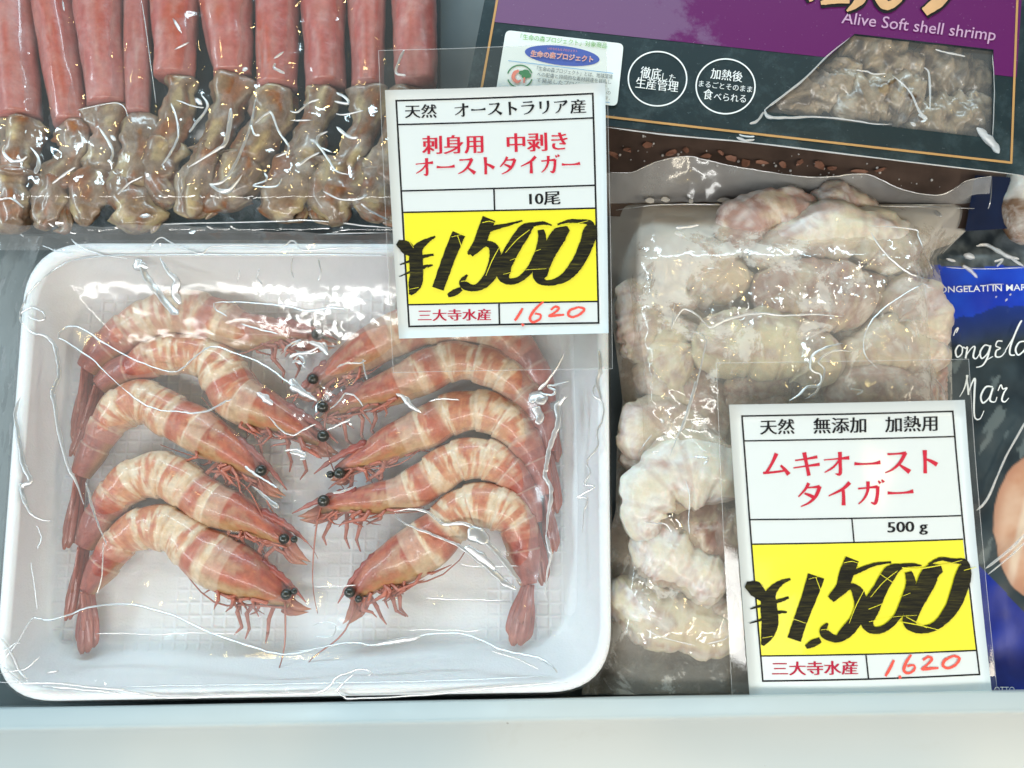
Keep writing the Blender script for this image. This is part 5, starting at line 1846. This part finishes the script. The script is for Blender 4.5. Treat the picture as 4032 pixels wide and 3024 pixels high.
KATA = {
    'オ': [[(0.04, 0.66, .35), (0.5, 0.70, .45), (0.93, 0.74, 1.0)], [(0.60, 1.0, 1.1), (0.61, 0.5, .9), (0.60, 0.06, .9), (0.44, 0.06, .3)], [(0.60, 0.68, .5), (0.38, 0.36, .6), (0.06, 0.12, .3)]],
    'ー': [[(0.04, 0.48, .9), (0.3, 0.46, .55), (0.7, 0.47, .6), (0.96, 0.52, 1.1)]],
    'ス': [[(0.14, 0.86, .6), (0.5, 0.87, .5), (0.80, 0.90, .9)], [(0.78, 0.92, 1.1), (0.60, 0.52, .9), (0.34, 0.22, .6), (0.06, 0.06, .3)], [(0.52, 0.44, .4), (0.72, 0.26, .9), (0.93, 0.08, 1.3)]],
    'ト': [[(0.40, 1.0, 1.2), (0.41, 0.5, .9), (0.41, 0.0, 1.0)], [(0.42, 0.62, .5), (0.62, 0.52, .9), (0.84, 0.36, 1.2)]],
    'タ': [[(0.46, 1.0, .9), (0.32, 0.72, .7), (0.08, 0.42, .35)], [(0.40, 0.80, .5), (0.6, 0.81, .5), (0.84, 0.83, 1.0)], [(0.85, 0.85, 1.0), (0.70, 0.44, .9), (0.46, 0.16, .6), (0.16, 0.0, .3)], [(0.30, 0.56, .5), (0.50, 0.46, .9), (0.66, 0.34, 1.0)]],
    'イ': [[(0.84, 0.98, 1.1), (0.58, 0.70, .8), (0.08, 0.42, .35)], [(0.60, 0.66, .9), (0.61, 0.35, .9), (0.60, 0.0, 1.1)]],
    'ガ': [[(0.06, 0.70, .5), (0.45, 0.73, .5), (0.76, 0.76, .9)], [(0.76, 0.78, 1.0), (0.74, 0.40, .9), (0.66, 0.06, .9), (0.50, 0.10, .3)], [(0.42, 1.0, 1.0), (0.40, 0.60, .8), (0.26, 0.26, .6), (0.06, 0.04, .3)], [(0.78, 1.02, .4), (0.86, 0.90, .8)], [(0.90, 1.06, .4), (0.98, 0.94, .8)]],
    'ム': [[(0.52, 0.98, 1.1), (0.36, 0.56, .8), (0.16, 0.16, .8)], [(0.04, 0.14, .7), (0.40, 0.17, .6), (0.86, 0.24, .6)], [(0.66, 0.46, .6), (0.80, 0.28, .9), (0.94, 0.06, 1.2)]],
    'キ': [[(0.10, 0.66, .4), (0.5, 0.72, .5), (0.88, 0.80, .9)], [(0.04, 0.34, .4), (0.5, 0.41, .5), (0.96, 0.48, .9)], [(0.42, 1.0, 1.1), (0.50, 0.5, .9), (0.58, 0.0, 1.0)]],
    'ラ': [[(0.20, 0.92, .5), (0.5, 0.92, .5), (0.80, 0.94, .8)], [(0.08, 0.64, .5), (0.5, 0.66, .5), (0.88, 0.68, .9)], [(0.88, 0.70, 1.0), (0.74, 0.36, .9), (0.52, 0.12, .6), (0.24, 0.0, .3)]],
    'リ': [[(0.26, 0.94, 1.1), (0.26, 0.66, .9), (0.26, 0.38, .9)], [(0.74, 0.98, 1.1), (0.74, 0.52, .9), (0.62, 0.20, .7), (0.36, 0.0, .3)]],
    'ア': [[(0.08, 0.84, .5), (0.5, 0.86, .5), (0.90, 0.90, .9)], [(0.90, 0.90, 1.1), (0.76, 0.70, .8), (0.60, 0.54, .4)], [(0.50, 0.70, .9), (0.46, 0.40, .8), (0.34, 0.16, .6), (0.14, 0.0, .3)]],
}


def card(name, label, corners, zb, zt, frame, rows, divs, yel, texts, ink_map, pen, sleeve, scratches, thick, bend):
    TL, TR, BR, BL = corners
    s = Plane((*BL, zb), (*BR, zb), (*TL, zt))
    s.bend = ((TL[0] + BR[0]) / 2, (TR[0] - TL[0]) / 2, (TL[1] + BL[1]) / 2, (BL[1] - TL[1]) / 2, *bend)
    root = thing(name, s(*BL), label, 'price card', 'price cards')
    # card stock with a real thickness
    mb = MB()
    f = sheet(mb, s, corners, 0.0)
    b = sheet(mb, s, corners, -0.0004)
    n_ = len(f) - 1
    rim_f = f[0][:-1] + [r[-1] for r in f][:-1] + f[-1][::-1][:-1] + [r[0] for r in f][::-1][:-1]
    rim_b = b[0][:-1] + [r[-1] for r in b][:-1] + b[-1][::-1][:-1] + [r[0] for r in b][::-1][:-1]
    mb.ring_skin([rim_f, rim_b], 0, True, False, False)
    cd = mb.build('card', M['card'], root, True)
    mb = MB()
    sheet(mb, s, yel, 0.00005)
    mb.build('yellow_panel', M['yellow'], cd)
    mb = MB()
    q = frame + [frame[0]]
    k = 0
    for a, c in zip(q, q[1:]):
        dx, dy = c[0] - a[0], c[1] - a[1]
        L = math.hypot(dx, dy)
        e = thick / 2 / L
        ribbon(mb, s, [(a[0] - dx * e, a[1] - dy * e, thick), (c[0] + dx * e, c[1] + dy * e, thick)], 0.00009 + k * 4e-6)
        k += 1
    for a, c in rows + divs:
        ribbon(mb, s, [(*a, thick * 0.9), (*c, thick * 0.9)], 0.00009 + k * 4e-6)
        k += 1
    mb.build('ruled_frame', M['black'], cd)
    for kind, st, a, c, h, mat, wt in texts:
        mb = MB()
        if kind == 'kata':
            stroke_font(mb, s, st, (a, c, h), 0.00012, wt)
        else:
            text(mb, st, s, a, c, h, 0.00012, 0, offset=0.0, serif=wt)
        mb.build('lettering', M[mat], cd, False)
    mb = MB()
    jt = random.Random(len(texts) * 7)
    hand = 0.0 if thick > 6.8 else 7.0        # the second card was written afresh
    for i, st in enumerate(INK):
        dx, dy = jt.uniform(-1, 1) * hand, jt.uniform(-1, 1) * hand
        st = [(x + dx + jt.uniform(-1, 1) * hand, y + dy + jt.uniform(-1, 1) * hand, w * (1 + 0.02 * hand * jt.uniform(-1, 1))) for x, y, w in st]
        ribbon(mb, s, [(*ink_map(x, y), w * ink_map.k) for x, y, w in st], 0.00022 + i * 1.2e-5, 0, 8, None, 0.9)
    mb.build('brushed_price', M['marker'], cd)
    mb = MB()
    for i, st in enumerate(SCRATCH + scratches):
        pts = [(*ink_map(x, y), max(1.5, w * 0.42)) for x, y, w in st]
        ribbon(mb, s, pts, 0.00040 + i * 6e-6, 0, 6)
    mb.build('scratch_in_ink', M['yellow'], cd)
    mb = MB()
    for i, st in enumerate(pen):
        ribbon(mb, s, st, 0.00022 + i * 8e-6, 0, 7, None, 0.6)
    mb.build('pen_figures', M['redpen'], cd)
    # clear sleeve: a sheet behind the card, showing as a margin, with welded edges
    mb = MB()
    n = 12
    g = []
    for j in range(n + 1):
        row = []
        for i in range(n + 1):
            u, v = i / n, j / n
            x = (sleeve[0][0] * (1 - u) + sleeve[1][0] * u) * (1 - v) + (sleeve[3][0] * (1 - u) + sleeve[2][0] * u) * v
            y = (sleeve[0][1] * (1 - u) + sleeve[1][1] * u) * (1 - v) + (sleeve[3][1] * (1 - u) + sleeve[2][1] * u) * v
            row.append(mb.vert(s(x, y, -0.0007)))
        g.append(row)
    mb.ring_skin(g, 0, False, False, False)
    q = sleeve + [sleeve[0]]
    for a, c in zip(q, q[1:]):
        T = []
        for t in range(13):
            u = t / 12
            x, y = a[0] + (c[0] - a[0]) * u, a[1] + (c[1] - a[1]) * u
            T.append((s(x, y, -0.0005), 0.9 * mpp(x, y, zb)))
        tube(mb, T, 5, 1)
    mb.build('clear_sleeve', [M['sleeve'], M['sleeve_edge']], root)
    return root, s


class Map:
    def __init__(self, kx, ky, ox, oy, sh=0.0):
        self.kx, self.ky, self.ox, self.oy, self.sh = kx, ky, ox, oy, sh
        self.k = (kx + ky) / 2

    def __call__(self, x, y):
        return (self.ox + self.kx * x + self.sh * y, self.oy + self.ky * y)


z2 = lambda x, y: mapz(Z2, x, y)
z5 = lambda x, y: mapz(Z5, x, y)
card('price_card', 'price card standing above the foam tray, 10 pieces at 1,500 yen',
     [z2(25, 85), z2(1330, 40), z2(1350, 1525), z2(108, 1558)], 0.0345, 0.0600,
     [z2(92, 148), z2(1257, 105), z2(1291, 1464), z2(168, 1486)],
     [(z2(105, 290), z2(1262, 250)), (z2(128, 683), z2(1266, 650)), (z2(135, 810), z2(1271, 785)), (z2(163, 1357), z2(1285, 1337))],
     [(z2(671, 668), z2(675, 798)), (z2(701, 1350), z2(704, 1474))],
     [z2(137, 812), z2(1269, 788), z2(1283, 1337), z2(164, 1356)],
     [('text', '天然', z2(146, 252), z2(330, 247), 54, 'black', .022), ('kata', 'オーストラリア', z2(432, 240), z2(1118, 218), 52, 'black', .17), ('text', '産', z2(1126, 224), z2(1216, 221), 56, 'black', .022),
      ('text', '刺身用', z2(250, 466), z2(606, 457), 74, 'red', .03), ('text', '中剥き', z2(752, 452), z2(1106, 440), 74, 'red', .03), ('kata', 'オーストタイガー', z2(200, 592), z2(1190, 572), 68, 'red', .17),
      ('text', '10尾', z2(884, 768), z2(1064, 762), 52, 'black', .026), ('text', '三大寺水産', z2(222, 1455), z2(652, 1450), 46, 'crimson', .028)],
     Map(.5452, .5452, 1300, 600),
     [[(*z2(x, y), w) for x, y, w in st] for st in (
         [(842, 1378, 8), (820, 1415, 11), (795, 1452, 9)], [(836, 1470, 9), (848, 1482, 11)],
         [(965, 1338, 7), (915, 1385, 11), (885, 1435, 11), (900, 1460, 10), (940, 1445, 9), (948, 1418, 8), (915, 1410, 8)],
         [(1008, 1388, 8), (1036, 1368, 9), (1056, 1380, 10), (1030, 1405, 8), (998, 1424, 9), (1045, 1420, 10), (1088, 1416, 7)],
         [(1168, 1372, 8), (1122, 1390, 10), (1112, 1418, 10), (1140, 1430, 9), (1185, 1410, 10), (1206, 1382, 10), (1168, 1370, 8)])],
     [(1490, 198), (2388, 162), (2412, 1452), (1548, 1468)], [], 7.0, (0.0012, -0.0006))
card('price_card.001', 'price card lying on the frozen shrimp bag, 500 g at 1,500 yen',
     [z5(730, 120), z5(1910, 95), z5(2060, 1640), z5(838, 1668)], 0.0235, 0.0490,
     [z5(794, 177), z5(1848, 152), z5(1990, 1477), z5(898, 1508)],
     [(z5(806, 302), z5(1862, 279)), (z5(836, 700), z5(1899, 679)), (z5(845, 824), z5(1910, 798)), (z5(886, 1383), z5(1976, 1357))],
     [(z5(1344, 690), z5(1356, 812)), (z5(1413, 1371), z5(1424, 1494))],
     [z5(846, 826), z5(1910, 800), z5(1974, 1357), z5(886, 1382)],
     [('text', '天然', z5(886, 270), z5(1054, 265), 60, 'black', .022), ('text', '無添加', z5(1150, 264), z5(1410, 258), 62, 'black', .022), ('text', '加熱用', z5(1508, 257), z5(1770, 250), 62, 'black', .022),
      ('kata', 'ムキオースト', z5(890, 480), z5(1800, 462), 92, 'red', .16), ('kata', 'タイガー', z5(1062, 632), z5(1665, 614), 92, 'red', .16),
      ('text', '500 g', z5(1526, 778), z5(1726, 772), 54, 'black', .026), ('text', '三大寺水産', z5(946, 1480), z5(1370, 1470), 54, 'crimson', .028)],
     Map(.618, .620, 2638, 1900, 0.008),
     [[(*z5(x, y), w) for x, y, w in st] for st in (
         [(1552, 1398, 9), (1532, 1438, 12), (1508, 1478, 10)], [(1578, 1476, 10), (1584, 1490, 11)],
         [(1640, 1372, 8), (1612, 1412, 12), (1602, 1450, 12), (1625, 1464, 10), (1655, 1445, 10), (1650, 1424, 8), (1618, 1430, 9)],
         [(1698, 1400, 9), (1726, 1384, 10), (1745, 1396, 11), (1722, 1422, 9), (1694, 1445, 10), (1735, 1442, 11), (1778, 1440, 8)],
         [(1855, 1382, 9), (1812, 1402, 12), (1802, 1430, 12), (1830, 1442, 10), (1868, 1424, 11), (1886, 1394, 11), (1855, 1380, 9)])],
     [(2822, 1430), (3812, 1414), (3940, 2780), (2888, 2780)],
     [[(1450, 880, 7), (1560, 900, 8), (1700, 935, 5)], [(1490, 850, 6), (1620, 920, 6)], [(1250, 800, 6), (1330, 770, 5)], [(1870, 560, 6), (1950, 540, 5)], [(1300, 560, 5), (1420, 640, 5)], [(760, 860, 5), (850, 890, 4)]], 6.5, (-0.0010, 0.0010))
